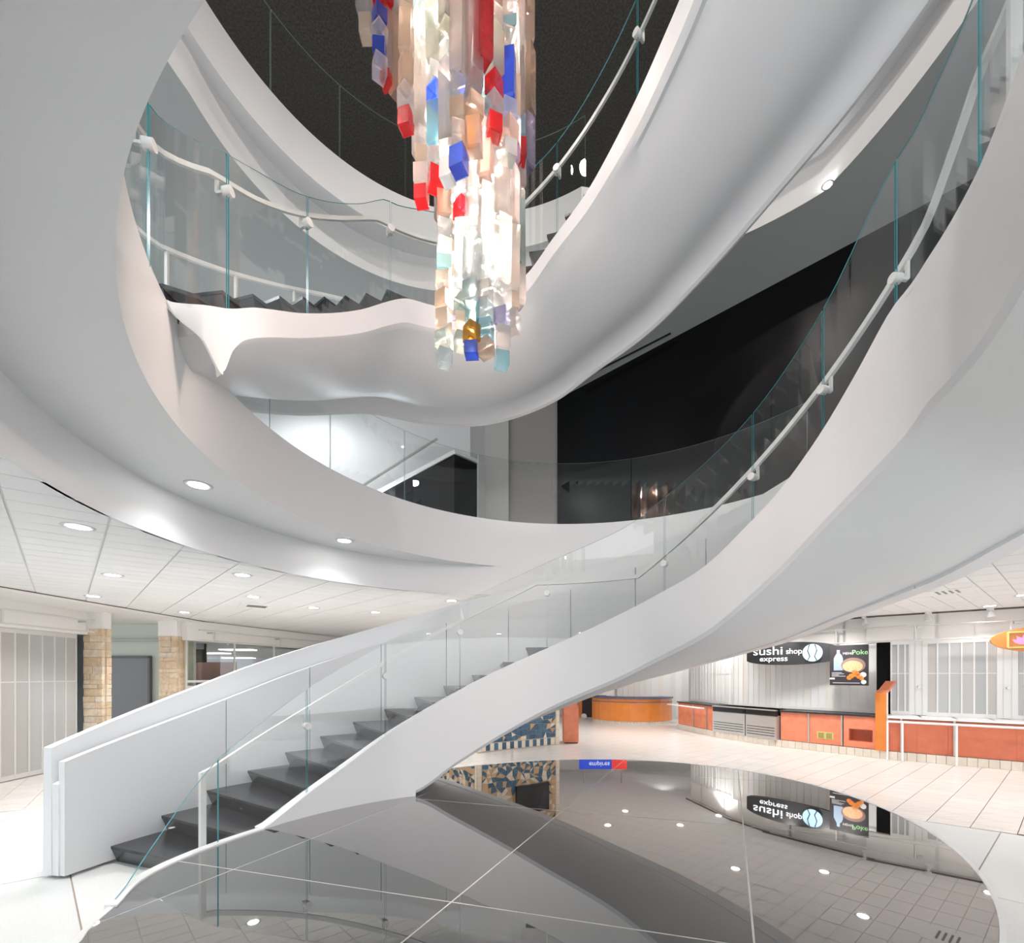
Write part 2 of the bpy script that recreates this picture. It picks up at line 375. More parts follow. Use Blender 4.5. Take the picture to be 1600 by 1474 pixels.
# tile grid
aa, bb = D(135), D(38); sA, sB = .32/math.sin(D(97)), .617/math.sin(D(97))
va = (math.cos(aa), math.sin(aa)); vb = (math.cos(bb), math.sin(bb)); cands = []
def slotdist(x, y): return x > -7.93
for i in range(-75, 90):
    for j in range(-50, 50):
        g = .006; G2 = .009
        P = lambda a, b: (-4.87+a*va[0]+b*vb[0], 4.40+a*va[1]+b*vb[1])
        poly = [P(i*sA+g, j*sB+G2), P((i+1)*sA-g, j*sB+G2), P((i+1)*sA-g, (j+1)*sB-G2), P(i*sA+g, (j+1)*sB-G2)]
        cx_ = sum(p[0] for p in poly)/4; cy_ = sum(p[1] for p in poly)/4
        if cy_ < -1.5 or cy_ > 20 or cx_ < -9 or cx_ > 14: continue
        poly = clip_poly(poly, (-1, 0, 7.92))
        if len(poly) < 3: continue
        th = math.degrees(math.atan2(cy_-C1[1], cx_-C1[0])); th = th if th > -65 else th+360
        R_ = rc(th); r = math.hypot(cx_-C1[0], cy_-C1[1])
        if r < R_-.45: continue
        if r < R_+.45:
            e0, e1 = pol(C1, rc(th-4)+.004, th-4), pol(C1, rc(th+4)+.004, th+4); nx, ny = -(e1[1]-e0[1]), e1[0]-e0[0]
            if nx*C1[0]+ny*C1[1] < nx*e0[0]+ny*e0[1]: nx, ny = -nx, -ny
            ln = math.hypot(nx, ny); poly = clip_poly(poly, (nx/ln, ny/ln, (nx*e0[0]+ny*e0[1])/ln))
        if len(poly) < 3: continue
        # keep clear of the food counters' bulkhead on the right
        U, V = px(cx_, cy_, ZC)
        vis = (-20 < U < 700 and 690 < V < 1000) or (1300 < U < 1620 and 860 < V < 975)
        cands.append((-psize(poly, ZC) if vis and r > R_ else 99, cy_, poly))
cands.sort(key=lambda t: (t[0], t[1])); stf = MB()
for n_, (s, _, poly) in enumerate(cands):
    if n_ < 290 and s < 0: MB().prism(poly, ZC, ZC+.01).build('ceiling_tile', M['ceil'], cl)
    else: stf.add([(x, y, ZC+.002) for x, y in poly], [tuple(range(len(poly)))])
stf.build('ceiling_tiling', M['ceil'], cl, kind='stuff')

# ================================================================ UPPER FLOOR with its opening (second level)
def slab_prof(th):
    zs = ZS if th > 40 else ZS
    r_in, r_c = rs(th), rc(th)
    if th >= 3:
        if th >= 245: zs = ZS-.10*min(1, (th-245)/50)
        if r_c < r_in+.02:       # no coffer: one tall fascia
            return [(r_in, ZF2), (r_in, 4.0), (r_in, ZS), (r_in+.001, ZC+.1), (r_in+.012, ZC), (r_in+.5, ZC)]
        return [(r_in, ZF2), (r_in, (ZF2+zs)/2), (r_in, zs), (r_c, zs), (r_c, ZC), (r_c+.03, ZC)]
    zi = 3.65
    return [(r_in, 4.6), (r_in, 4.2), (r_in, zi), (min(r_c, 4.62), zso(th)), (r_c+.001, ZC), (r_c+.03, ZC)]
up = sweep('floor_upper', C1, frange(40, 295, 1.5), slab_prof, M['white'], None, closed=False, smooth=True, auto=30)
tag(up, 'white curved edge and soffit of the second level opening', kind='structure')
sweep('fascia', C1, frange(3.02, 40, 1.5), slab_prof, M['white'], up, closed=False, smooth=True, auto=30)
sweep('floor_deck', C1, frange(-65, 295, 2.5), lambda th: [(rs(th), ZF2), (rect_hit(C1, th, -14, 16, -5, 22), ZF2)], M['greyceil'], up, closed=False, smooth=False, auto=None)

# ---------------- second-level guard glass on the ring
rp = circ_polar(RING, RING)
def ring_angle(u):      # angle on the ring circle seen at a column of the picture
    k = (u-800)/700; cx_, cy_, r = RING
    a = k*k+1; b = -2*(k*cx_+cy_); q = cx_*cx_+cy_*cy_-r*r; y = (-b+math.sqrt(b*b-4*a*q))/2/a
    return math.degrees(math.atan2(y-cy_, k*y-cx_))
gr = empty('glass_balustrade', (RING[0], RING[1], ZF2), 'curved clear glass guard around the second level opening', 'balustrade')
def gl_ring(name, c, r, a0, a1, z0, z1, par):
    base = Vector(par.location)
    return sweep(name, c, frange(a0, a1, 2.5), lambda th: [(r, z0), (r+.009, z0), (r+.009, z1), (r, z1)], [M['glass'], M['edgethin']], par, smooth=False, auto=None, idx=[1, 0, 1, 0, 1], base=base)
us = [232, 330, 425, 519, 634, 748, 863, 986, 1115, 1260]
for a, b in zip(us[:-1], us[1:]):
    if a < 425: continue
    gl_ring('glass_panel', RING[:2], RING[2]+.03, ring_angle(a)-.12, ring_angle(b)+.12, ZF2, ZF2+1.08, gr)

# ================================================================ THIRD LEVEL ring, ceilings, walls
r3 = circ_polar(COF3, RING3[:2])
def rc3(th):
    v = r3(th) if 60 < th < 230 else 0
    return max(RING3[2]+.1, v)
def out3(th):
    # beyond 60 deg clockwise the opening widens for the upper flight
    return rc3(th)
def ring3_r(th):
    if th > 60: return RING3[2]
    a = min(1, (60-th)/40)
    return RING3[2]*(1-a)+4.75*a
def prof3(th):
    ri = ring3_r(th) if th < 180 else RING3[2]; ro = max(ri+.1, rc3(th) if th > 60 else 0)
    return [(ri, ZF3+.0), (ri, (ZF3+ZS3)/2), (ri, ZS3), (ro, ZS3), (ro, ZC2), (rect_hit(RING3, th, -12, 13, -4, 14), ZC2)]
u3 = sweep('ceiling_upper', RING3[:2], frange(-60, 300, 2), prof3, [M['white'], M['greyceil']], None, closed=False, smooth=True, auto=30, idx=[0, 0, 0, 0, 1])
tag(u3, 'white ring edge of the third level over a dim grey ceiling', kind='structure')
gt = empty('glass_balustrade', (RING3[0], RING3[1], ZF3), 'clear glass guard around the third level opening, before the dark ceiling', 'balustrade')
k3 = (421.5-800)/700
for a, b in ((150, 132), (132, 113.5), (113.5, 95), (95, 77), (77, 59), (168, 150), (186, 168)):
    gl_ring('glass_panel', RING3[:2], RING3[2]+.03, a-.12, b+.12, ZF3, ZF3+1.1, gt)
tag(mo('ceiling_top', [(-12, -4, 12.9), (13, -4, 12.9), (13, 17, 12.9), (-12, 17, 12.9)], [(0, 1, 2, 3)], M['darkceil']), 'dark textured ceiling above the third level', kind='structure')
wt = MB()
wt.box((0, 13.2, 11.15), (26, .15, 3.5)).box((-9, 6, 11.15), (.15, 16, 3.5)).box((9, 6, 11.15), (.15, 16, 3.5)).box((0, -4, 11.15), (26, .15, 3.5))
wt.build('wall_top', M['darkwall'], None, label='dark wall around the third level', kind='structure')

# ---------------- second level walls: black glazed front, pillars, bright stair alcove
def seg(mb, p, q, z0, z1, t=.15):
    p, q = Vector((*p, 0)), Vector((*q, 0)); d = q-p; a = math.atan2(d.y, d.x); m = (p+q)/2
    mb.box((m.x, m.y, (z0+z1)/2), (d.length, t, z1-z0), a); return mb
seg(MB(), (1.10, 10.42), (9.6, 2.35), ZF2, ZC2).build('wall_right', M['black'], None, label='black glazed shop front of the second level', kind='structure')
seg(MB(), (-.08, 10.6), (1.06, 10.48), ZF2, ZC2, .12).build('wall_back', mat('taupe_wall', (.42, .40, .385), .7), None, label='taupe wall beside the black glazing', kind='structure')
MB().box((-.36, 10.55, (ZF2+ZC2)/2), (.56, .35, ZC2-ZF2)).build('trim_1', mat('pillar_grey', (.62, .62, .60), .6), None, label='pale square pillar beside the lit stair alcove', kind='structure')
alc = MB().box((-6.0, 10.0, (ZF2+ZC2)/2), (10.1, .1, ZC2-ZF2)); seg(alc, (-.95, 9.95), (-.64, 10.4), ZF2, ZC2, .05)
alc.build('wall_alcove', M['white'], None, label='bright white wall of the stair alcove', kind='structure')
seg(MB(), (-11.9, 13), (-11.9, -4), ZF2, ZC2).build('wall_left', M['greyceil'], None, label='dim second level side wall', kind='structure')
seg(MB(), (12.9, -4), (12.9, 8), ZF2, ZC2).build('wall_side', M['darkwall'], None, label='dim second level far side wall', kind='structure')
# slot diffuser
sl = MB(); p, q = Vector((1.352, 9.757, ZC2-.004)), Vector((2.957, 8.347, ZC2-.004)); d = q-p
sl.box((p+q)/2, (d.length, .045, .01), math.atan2(d.y, d.x)); sl.build('slot_diffuser', M['grille'], None, label='long black slot diffuser in the grey ceiling above the black glazing', cat='air vent')
# black stair parapet in the alcove
pb = empty('stair_parapet', (-1.2, 9.3, ZF2), 'black glass stair parapet with slim white cap in the alcove', 'parapet')
mb = MB((-1.2, 9.3, ZF2)); pr = [(-2.95, 9.3, 5.55), (-1.2, 9.3, 6.47), (-.76, 9.72, 6.47)]
mb.add([(-2.95, 9.3, ZF2), (-1.2, 9.3, ZF2), (-1.2, 9.3, 6.47), (-2.95, 9.3, 5.55), (-2.95, 9.38, ZF2), (-1.2, 9.42, ZF2), (-1.2, 9.42, 6.47), (-2.95, 9.38, 5.55)],
       [(0, 1, 2, 3), (7, 6, 5, 4), (0, 4, 5, 1), (1, 5, 6, 2), (2, 6, 7, 3), (3, 7, 4, 0)])
mb.build('dark_glass_panel', M['screen'], pb)
mb = MB((-1.2, 9.3, ZF2)).add([(-1.195, 9.3, ZF2), (-.76, 9.72, ZF2), (-.76, 9.72, 6.47), (-1.195, 9.3, 6.47), (-1.195, 9.42, ZF2), (-.84, 9.8, ZF2), (-.84, 9.8, 6.47), (-1.195, 9.42, 6.47)],
       [(0, 1, 2, 3), (7, 6, 5, 4), (0, 4, 5, 1), (1, 5, 6, 2), (2, 6, 7, 3), (3, 7, 4, 0)])
mb.build('dark_glass_panel', M['screen'], pb)
MB((-1.2, 9.3, ZF2)).tube([(-2.95, 9.34, 5.58), (-1.2, 9.34, 6.51), (-.78, 9.76, 6.51)], .09, .035).build('cap', M['white'], pb)
MB((-1.2, 9.3, ZF2)).tube([(-3.5, 9.6, 5.75), (-1.6, 9.6, 6.95)], .02, .02).build('handrail', M['steel'], pb)

# ================================================================ helpers for flights
def flight(root, c, ri, S, steps, ro_, name='step', th_end=None, depth=.42):
    """steps: list of (theta nose, z) ; tread until the next nose"""
    base = root.location
    for i, (th, z) in enumerate(steps):
        nxt = steps[i+1][0] if i+1 < len(steps) else th_end
        rise = z-(steps[i-1][1] if i else z-.1735)
        ang = lambda r, s: math.degrees(s/r)
        def P(r, a, zz): return (*pol(c, r, a), zz)
        r0 = lambda a: ri(a)+.13; vs = []; fs = []
        k = frange(th, nxt-1.2, 3); n = len(k)
        rows = []
        for a in k:
            rows.append([P(r0(a), a, z), P(ro_(a), a, z), P(ro_(a), a, z-.028), P(r0(a), a, z-.028)])
        vs = [Vector(v)-base for r in rows for v in r]
        fs = [(0, 1, 2, 3), tuple(4*(n-1)+x for x in (3, 2, 1, 0))]
        for q in range(n-1):
            for j in range(4): fs.append((4*q+j, 4*q+(j+1) % 4, 4*(q+1)+(j+1) % 4, 4*(q+1)+j))
        st = mo(name, vs, fs, M['tread'], root)
        # slanted riser block under the nose
        zz = z-rise; b = th; o1 = -1
        A = [P(r0(b), b-ang(r0(b), .004), z-.028), P(ro_(b), b-ang(ro_(b), .004), z-.028), P(ro_(b), b-ang(ro_(b), .055), zz), P(r0(b), b-ang(r0(b), .055), zz)]
        B = [P(r0(b), b-ang(r0(b), .16), z-.028), P(ro_(b), b-ang(ro_(b), .16), z-.028), P(ro_(b), b-ang(ro_(b), .16), zz), P(r0(b), b-ang(r0(b), .16), zz)]
        mo('riser', [Vector(v)-base for v in A+B], [(0, 1, 2, 3), (7, 6, 5, 4), (0, 4, 5, 1), (1, 5, 6, 2), (2, 6, 7, 3), (3, 7, 4, 0)], M['tread'], st)
def clamp(root, c, th, r, z, arm):
    """round glass clamp with a bracket reaching out and up to the rail"""
    base = root.location
    p = Vector((*pol(c, r, th), z)); q = Vector((*pol(c, r-.035, th), z)); o = Vector((*pol(c, r+arm, th), z))
    mb = MB(base).cyl(q, p+(o-p).normalized()*.03, .036, 18)
    cl_ = mb.build('glass_clamp', M['rail'], root, smooth=True, auto=40)
    MB(base).tube([p, o], .011).tube([o, o+Vector((0, 0, .14))], .011).build('rail_bracket', M['rail'], cl_)

# ================================================================ LOWER FLIGHT
S1z = table([(183, .40), (152, .405), (150.7, .42), (142, .64), (133, .88), (123.4, 1.17), (113, 1.46), (104.2, 1.70), (93.5, 1.97), (73.6, 2.39), (51.1, 2.86), (41.4, 3.07), (31.1, 3.42), (25.3, 3.62), (17.1, 3.97), (10.9, 4.27), (4.3, 4.57), (0, 4.6), (-65, 4.6)])
S1b = table([(151, .38), (133, .385), (116, .43), (106, .72), (95, 1.04), (81.8, 1.40), (72.1, 1.62), (63.8, 1.79), (52.8, 2.05), (41.4, 2.31), (36, 2.48), (27.4, 2.78), (14.8, 3.22), (3.8, 3.51), (-3.5, 3.63), (-27, 3.63)])
S1o = table([(151, .05), (116, .35), (106, .62), (95, .95), (81.8, 1.32), (69.2, 1.68), (56, 1.97), (45, 2.20), (38, 2.34), (31, 2.53), (23, 2.72), (17, 2.85), (11, 3.04), (3.8, 3.24), (3, 3.26), (-3.5, 3.26)])
O1 = table([(166, 1.20), (151, 1.67), (139.4, 2.05), (128.7, 2.36), (115.2, 2.72), (101.5, 3.08), (88.7, 3.34), (80, 3.51), (70.1, 3.72), (59.9, 3.92), (50.4, 4.12), (43.6, 4.25), (39.9, 4.35), (25, 4.75), (3, 5.4)])
ri1 = lambda th: r1t(th)
sf = empty('lower_staircase', (C1[0], C1[1], 0), 'white spiral staircase with black treads rising from the floor to the second level', 'staircase')
b1 = sf.location
# inner stringer band with soffit: one continuous plaster body
def body1(th):
    r = ri1(th); zt, zb, zo = S1z(th), S1b(th), S1o(th)
    zm = lambda t: zb+(zo-zb)*t-.05*math.sin(PI*t)
    up_ = min(zt-.25, zb+.25) 
    return [(r, zt), (r+.13, zt), (r+.13, zb+.18), (4.5, max(zo+.12, zb+.05)), (4.56, zo+.1), (4.56, zo+.03), (4.54, zo),
            (4.1, zm(.8)), (3.7, zm(.55)), (3.3, zm(.30)), (r+.12, zb-.02), (r+.03, zb-.005), (r, zb+.04)]
sweep('stringer', C1, frange(116, -65, 1.5), body1, M['white'], sf, base=b1, smooth=True, auto=28)
sweep('stringer', C1, frange(152, 116, 1.5), lambda th: [(ri1(th), S1z(th)), (ri1(th)+.13, S1z(th)), (ri1(th)+.13, max(0, min(.38, S1b(th)))), (ri1(th), .38)], M['white'], sf, base=b1, smooth=True, auto=28)
cr = table(CURB)
# curb below the first pane
sweep('curb', C1, frange(183.5, 152, 1.5), lambda th: [(cr(th)-.03, .412), (cr(th)+.05, .412), (cr(th)+.05, 0), (cr(th)-.03, 0)], M['white'], sf, base=b1, smooth=True, auto=28)
# outer wall: outer leaf, inner lining panels
zw = lambda th: max(0, S1o(th)-.02)
sweep('outer_wall', C1, frange(165.5, 3, 1.5), lambda th: [(4.44, O1(th)), (4.54, O1(th)), (4.55, zw(th)), (4.44, zw(th))], M['whitewall'], sf, base=b1, smooth=True, auto=28)
sweep('wall_core', C1, frange(165.4, 3, 2), lambda th: [(4.36, O1(th)-.34), (4.445, O1(th)-.34), (4.445, zw(th)), (4.36, zw(th))], M['whitewall'], sf, base=b1, smooth=True, auto=28)
LD = table([(166, .13), (150, .24), (140, .28), (3, .28)])
edges = [165.3, 145.2, 131.5, 118, 104.5, 91, 77.5, 64, 50.5, 37, 20, 4]
for a, b in zip(edges[:-1], edges[1:]):
    sweep('wall_panel', C1, frange(a-.06, b+.06, 2), lambda th: [(4.30, O1(th)-LD(th)), (4.375, O1(th)-LD(th)), (4.375, zw(th)), (4.30, zw(th))], M['whitewall'], sf, base=b1, smooth=True, auto=28)
steps1 = [(160.3-6.13*i, .1735*(i+1)-(.02 if 2 < i < 12 else 0)) for i in range(13)] + [(57-4.95*i, 2.256+.1764*(i+1)) for i in range(12)]
flight(sf, C1, ri1, S1z, steps1, lambda th: 4.30, th_end=-4)
# glass panes
def th_of(u, c=C1, r=R1):
    k = (u-800)/700; a = k*k+1; b = -2*(k*c[0]+c[1]); q = c[0]**2+c[1]**2-r*r; y = (-b+math.sqrt(b*b-4*a*q))/2/a
    return math.degrees(math.atan2(y-c[1], k*y-c[0]))
gth = [160.5, 142, th_of(604), th_of(719.5), th_of(854), th_of(1036), th_of(1172), th_of(1280), th_of(1391), -12.8, -30]
GT1 = table([(183, .41), (177.5, .43), (172, .61), (166, .90), (160.8, 1.14), (160.5, 1.14), (142, 1.74), (123.5, 2.27), (105, 2.80), (81, 3.35), (60, 3.72), (51, 3.96), (31, 4.52), (17, 5.07), (4.3, 5.67), (-12, 5.72), (-40, 5.72)])
glass('glass_panel', C1, 183, 160.7, lambda th: cr(th)+.01, lambda th: .405, GT1, None).parent = sf
sf_last = [o for o in C.objects if o.name.startswith('glass_panel')][-1]
sf_last.matrix_parent_inverse = Matrix.Translation(-b1)
for a, b in zip(gth[:-1], gth[1:]):
    o = glass('glass_panel', C1, a-.15, b+.15, lambda th: ri1(th)+.04, lambda th: S1z(th)-.03, GT1, sf); o.matrix_parent_inverse = Matrix.Translation(-b1)
# handrail follows the nosings
R1z = table([(162, 1.02), (160, 1.05), (142, 1.50), (123.5, 2.03), (105, 2.57), (84, 3.10)])
def railz(th):
    if th > 84: return R1z(th)
    if th > 58: return 3.10
    if th > -9: return 3.10+(58-th)*(5.42-3.10)/67
    return 5.42
pts = [(*pol(C1, ri1(th)+.13, th), railz(th)) for th in frange(162, 84, 2)+frange(82, 58, 3)+frange(57, -16, 2)]
MB(b1).tube(pts, .018, .022).build('handrail', M['rail'], sf)
p0 = pts[0]; MB(b1).box((p0[0], p0[1], (p0[2]+.1)/2+.02), (.05, .03, p0[2]-.1), D(72)).build('rail_post', M['rail'], sf)
p1 = pts[-1]; MB(b1).box((p1[0], p1[1], (p1[2]+ZF2)/2), (.05, .03, p1[2]-ZF2), D(-16)).build('rail_post', M['rail'], sf)
for th in gth[1:-2]: clamp(sf, C1, th, ri1(th)+.045, railz(th)-.15, .09)

# ================================================================ UPPER FLIGHT
r2 = table([(181.5, 2.13), (180.4, 2.10), (178.6, 1.93), (174.8, 1.83), (168.4, 1.755), (160, 1.69), (150, 1.66), (100, 1.66), (80, 1.66), (64, 1.73), (52, 1.79), (43, 1.84), (35, 1.88), (28, 1.91), (22, 1.94), (0, 2.05), (-40, 2.25), (-90, 2.4)])
r2t = r2; _rp2 = circ_polar(RING, C2)
def r2(th): return _rp2(th)-.02 if th > 181.5 else r2t(th)
S2z = table([(200, 4.56), (183, 4.55), (181, 4.55), (178.6, 4.59), (174.8, 4.66), (168.4, 4.82), (154.5, 5.07), (135.6, 5.46), (124, 5.73), (117.5, 5.83), (105.5, 5.85), (90, 5.93), (74.3, 6.20), (64.2, 6.55), (52, 6.91), (43.9, 7.20), (38.6, 7.38), (34, 7.53), (28, 7.71), (21.5, 7.88), (0, 8.45), (-38, 9.4), (-60, 9.4)])
T2 = table([(181, .02), (180, .12), (178.6, .26), (177, .44), (175.8, .50), (174, .34), (171, .27), (150, .235), (117, .27), (63, .20), (50, .23), (30, .33), (-60, .35)])
def t2(th):   # band depth
    return T2(th)
ro2 = table([(200, 3.9), (181, 3.45), (150, 3.35), (90, 3.4), (72, 3.45), (52, 3.63), (37, 3.75), (27, 3.85), (13, 4.05), (0, 4.2), (-60, 4.4)])
su = empty('upper_staircase', (C2[0], C2[1], ZF2), 'white sculpted staircase with dark treads rising from the second to the third level', 'staircase')
b2 = su.location
KB = table([(176, .5), (173.5, .8), (170, 1), (-70, 1)])
def body2(th):
    r = r2(th); R = ro2(th); z = S2z(th); b = z-t2(th); W = R-r
    pr = [(0.0, z), (.12/W, z), (.13/W, z-.16), (.5, z-.18), (.97, z-.1), (1.0, z-.1), (1.0, z-.34), (.975, z-.365), (.95, z-.35), (.93, z-.30), (.88, z-.25), (.83, z-.25), (.78, z-.29),
          (.72, z-.36), (.64, z-.42), (.54, z-.46), (.42, z-.465), (.30, z-.445), (.20, z-.41), (.12, z-.36), (.06, z-.30), (.03, b-.02), (.012, b-.002), (0, b+.02)]
    k = KB(th)
    return [(r+t*W, z-(z-zz)*k if t > .031 else zz) for t, zz in pr]
sweep('stringer', C2, frange(176, 168, .5)[:-1]+frange(168, -60, 1.2), body2, M['white'], su, base=b2, smooth=True, auto=32)
def fin(th):
    r = r2(th); z = S2z(th); b = z-t2(th)
    return [(r, z), (r+.10, z), (r+.10, min(z-.01, b+.22)), (r+.015, b), (r, b)]
sweep('stringer_end', C2, frange(181.2, 175.9, .35), fin, M['white'], su, base=b2, smooth=True, auto=32)
steps2 = [(180-7*i, ZF2+.155*(i+1)) for i in range(9)] + [(92-6.05*i, 5.945+.157*(i+1)) for i in range(21)]
flight(su, C2, r2, S2z, steps2, lambda th: ro2(th)-.12, th_end=-62)
rg0 = table([(215, 2.3), (204, 2.08), (193.4, 1.99), (184, 2.0), (179, 1.94), (174.8, 1.85), (168.4, 1.765), (160, 1.69)])
def th_col(u):
    best = min(((abs(px(*pol(C2, (rg0(a*.25) if a > 640 else r2(a*.25))+.05, a*.25), 1)[0]-u), a*.25) for a in range(240, 820)))
    return best[1]
rg = table([(215, 2.3), (204, 2.08), (193.4, 1.99), (184, 2.0), (179, 1.94), (174.8, 1.85), (168.4, 1.765), (160, 1.69)])
def rgl(th): return rg(th) if th > 160 else r2(th)
g2 = [th_col(357), th_col(481), th_col(610), 93, 63.5, 37, 9, -12]
g2_ = [174.5, 154.5, 124, 93, 63.5, 37, 9, -12]
GT2 = table([(215, 5.46), (193.4, 5.47), (190.4, 5.55), (187.2, 5.60), (182, 5.72), (174.8, 5.86), (168, 5.96), (154.5, 6.14), (135, 6.55), (125, 6.80), (122, 6.80), (112, 6.88), (95, 6.98), (63.5, 7.62), (28, 8.82), (9, 9.3), (-12, 9.8)])
for a, b in zip([th_col(233)]+g2[:-1], g2):
    o = glass('glass_panel', C2, a-.2, b+.2, lambda th: rgl(th)+.05, lambda th: S2z(th)-.03, GT2, su); o.matrix_parent_inverse = Matrix.Translation(-b2)
o = glass('glass_panel', C2, 212, th_col(233)+.2, lambda th: rgl(th)+.05, lambda th: S2z(th)-.03, GT2, su); o.matrix_parent_inverse = Matrix.Translation(-b2)
RZ2 = table([(205, 5.37), (195, 5.39), (174.5, 5.56), (154.5, 6.02), (140, 6.28), (128, 6.52), (125, 6.54), (123, 6.66), (95, 6.74), (63.5, 7.36), (28, 8.04), (9, 8.5), (-12, 9.0)])
RZ2 = table([(215, 5.30), (193.4, 5.36), (190.4, 5.41), (187, 5.45), (182, 5.54), (177, 5.65), (174.8, 5.70), (165, 5.82), (154.5, 6.01), (140, 6.34), (127, 6.62), (121, 6.63), (107, 6.66), (92, 6.72), (63.5, 7.44), (28, 8.55), (9, 9.1), (-12, 9.6)])
pts = [(*pol(C2, rgl(th)+.13, th), RZ2(th)) for th in frange(210, -12, 2.5)]
MB(b2).tube(pts, .014, .017).build('handrail', M['rail'], su)
for th in [th_col(233)]+g2[:-1]: clamp(su, C2, th, rgl(th)+.055, RZ2(th)-.12, .09)
# handrail on the outer side of the upper flight
OZ = table([(162, 5.94), (149.4, 6.25), (139.1, 6.5), (129.2, 6.71), (115, 6.9)])
pts = [(*pol(C2, 3.2, th), OZ(th)) for th in frange(166, 126, 2.5)]
for th in (160, 148, 136.5): MB(b2).tube([(*pol(C2, 3.2, th), OZ(th)-.8), (*pol(C2, 3.2, th), OZ(th))], .014).build('outer_rail_post', M['rail'], su)
MB(b2).tube(pts, .016, .018).build('outer_handrail', M['rail'], su)

# ================================================================ GRANITE PLATFORM
ang = .631; PA, PB, PX, PY = 3.763, 2.967, .669, 4.643
out = []
for k in range(160):
    t = 2*PI*k/160; X, Y = PA*math.cos(t), PB*math.sin(t)
    out.append((PX+X*math.cos(ang)-Y*math.sin(ang), PY+X*math.sin(ang)+Y*math.cos(ang)))
# left side follows the stair's curb
out2 = []
for (x, y) in out:
    a = math.degrees(math.atan2(y-C1[1], x-C1[0])) % 360; r = math.hypot(x-C1[0], y-C1[1])
    if 108 < a < 200:
        lim = cr(a) if a > 125 else R1+(125-a)/17*max(0, r-R1)
        if r > lim or a > 150: x, y = pol(C1, lim, a)
    out2.append((x, y))
pf = empty('granite_platform', (PX, PY, 0), 'round black polished granite platform with pale joints and a thin white rim', 'platform')
bp_ = pf.location; n = len(out2)
def scaled(k): return [(PX+(x-PX)*k, PY+(y-PY)*k) for x, y in out2]
MB(bp_).prism(scaled(.992), .0, .399).build('platform_base', M['joint'], pf)
o_, i_ = scaled(1.006), scaled(.996)
vs = [(x, y, 0) for x, y in o_]+[(x, y, .402) for x, y in o_]+[(x, y, .402) for x, y in i_]+[(x, y, 0) for x, y in i_]
fs = [(a*n+i, a*n+(i+1) % n, ((a+1) % 4)*n+(i+1) % n, ((a+1) % 4)*n+i) for a in range(4) for i in range(n)]
MB(bp_).add(vs, fs).build('platform_rim', M['white'], pf)
jd = Vector((.436, .900)); jn = Vector((.900, -.436))        # joints along jd, through points spaced along x
kd = Vector((.962, -.272)); kn = Vector((.272, .962))
offs = [jn.dot(Vector((-1.83, 4.086))), jn.dot(Vector((.15, 4.086))), jn.dot(Vector((2.12, 4.086)))]
koff = [kn.dot(Vector((-1.935, 3.387))), kn.dot(Vector((2.28, 4.43)))]
koff = [koff[0], koff[1], koff[1]+(koff[1]-koff[0])]
ins = scaled(.9955)
def bisect_poly(poly, nx, ny, lo, hi):
    bm = bmesh.new(); vv = [bm.verts.new((x, y, .40)) for x, y in poly]; bm.faces.new(vv)
    for (a, b, d, keep) in ((nx, ny, lo, 1), (nx, ny, hi, -1)):
        if abs(d) > 50: continue
        bmesh.ops.bisect_plane(bm, geom=bm.verts[:]+bm.edges[:]+bm.faces[:], plane_co=(a*d, b*d, 0), plane_no=(a, b, 0), clear_inner=keep == 1, clear_outer=keep == -1)
    return bm
def slabs():
    A = [-99]+offs+[99]; B = [-99]+koff+[99]; g = .006
    for i in range(len(A)-1):
        for j in range(len(B)-1):
            bm = bmesh.new(); vv = [bm.verts.new((x, y, .40)) for x, y in ins]; bm.faces.new(vv)
            for (nv, lo, hi) in ((jn, A[i], A[i+1]), (kn, B[j], B[j+1])):
                for d, inner in ((lo+g, True), (hi-g, False)):
                    if abs(d) > 50: continue
                    bmesh.ops.bisect_plane(bm, geom=bm.verts[:]+bm.edges[:]+bm.faces[:], plane_co=(nv.x*d, nv.y*d, 0), plane_no=(nv.x, nv.y, 0), clear_inner=inner, clear_outer=not inner)
            if not bm.faces: bm.free(); continue
            r = bmesh.ops.extrude_face_region(bm, geom=bm.faces[:]); bmesh.ops.translate(bm, verts=[v for v in r['geom'] if isinstance(v, bmesh.types.BMVert)], vec=(0, 0, -.03))
            bmesh.ops.translate(bm, verts=bm.verts, vec=(-PX, -PY, 0)); bmesh.ops.recalc_face_normals(bm, faces=bm.faces)
            me = bpy.data.meshes.new('granite_slab'); bm.to_mesh(me); bm.free(); me.materials.append(M['granite'])
            o = bpy.data.objects.new('granite_slab', me); C.objects.link(o); o.parent = pf
slabs()

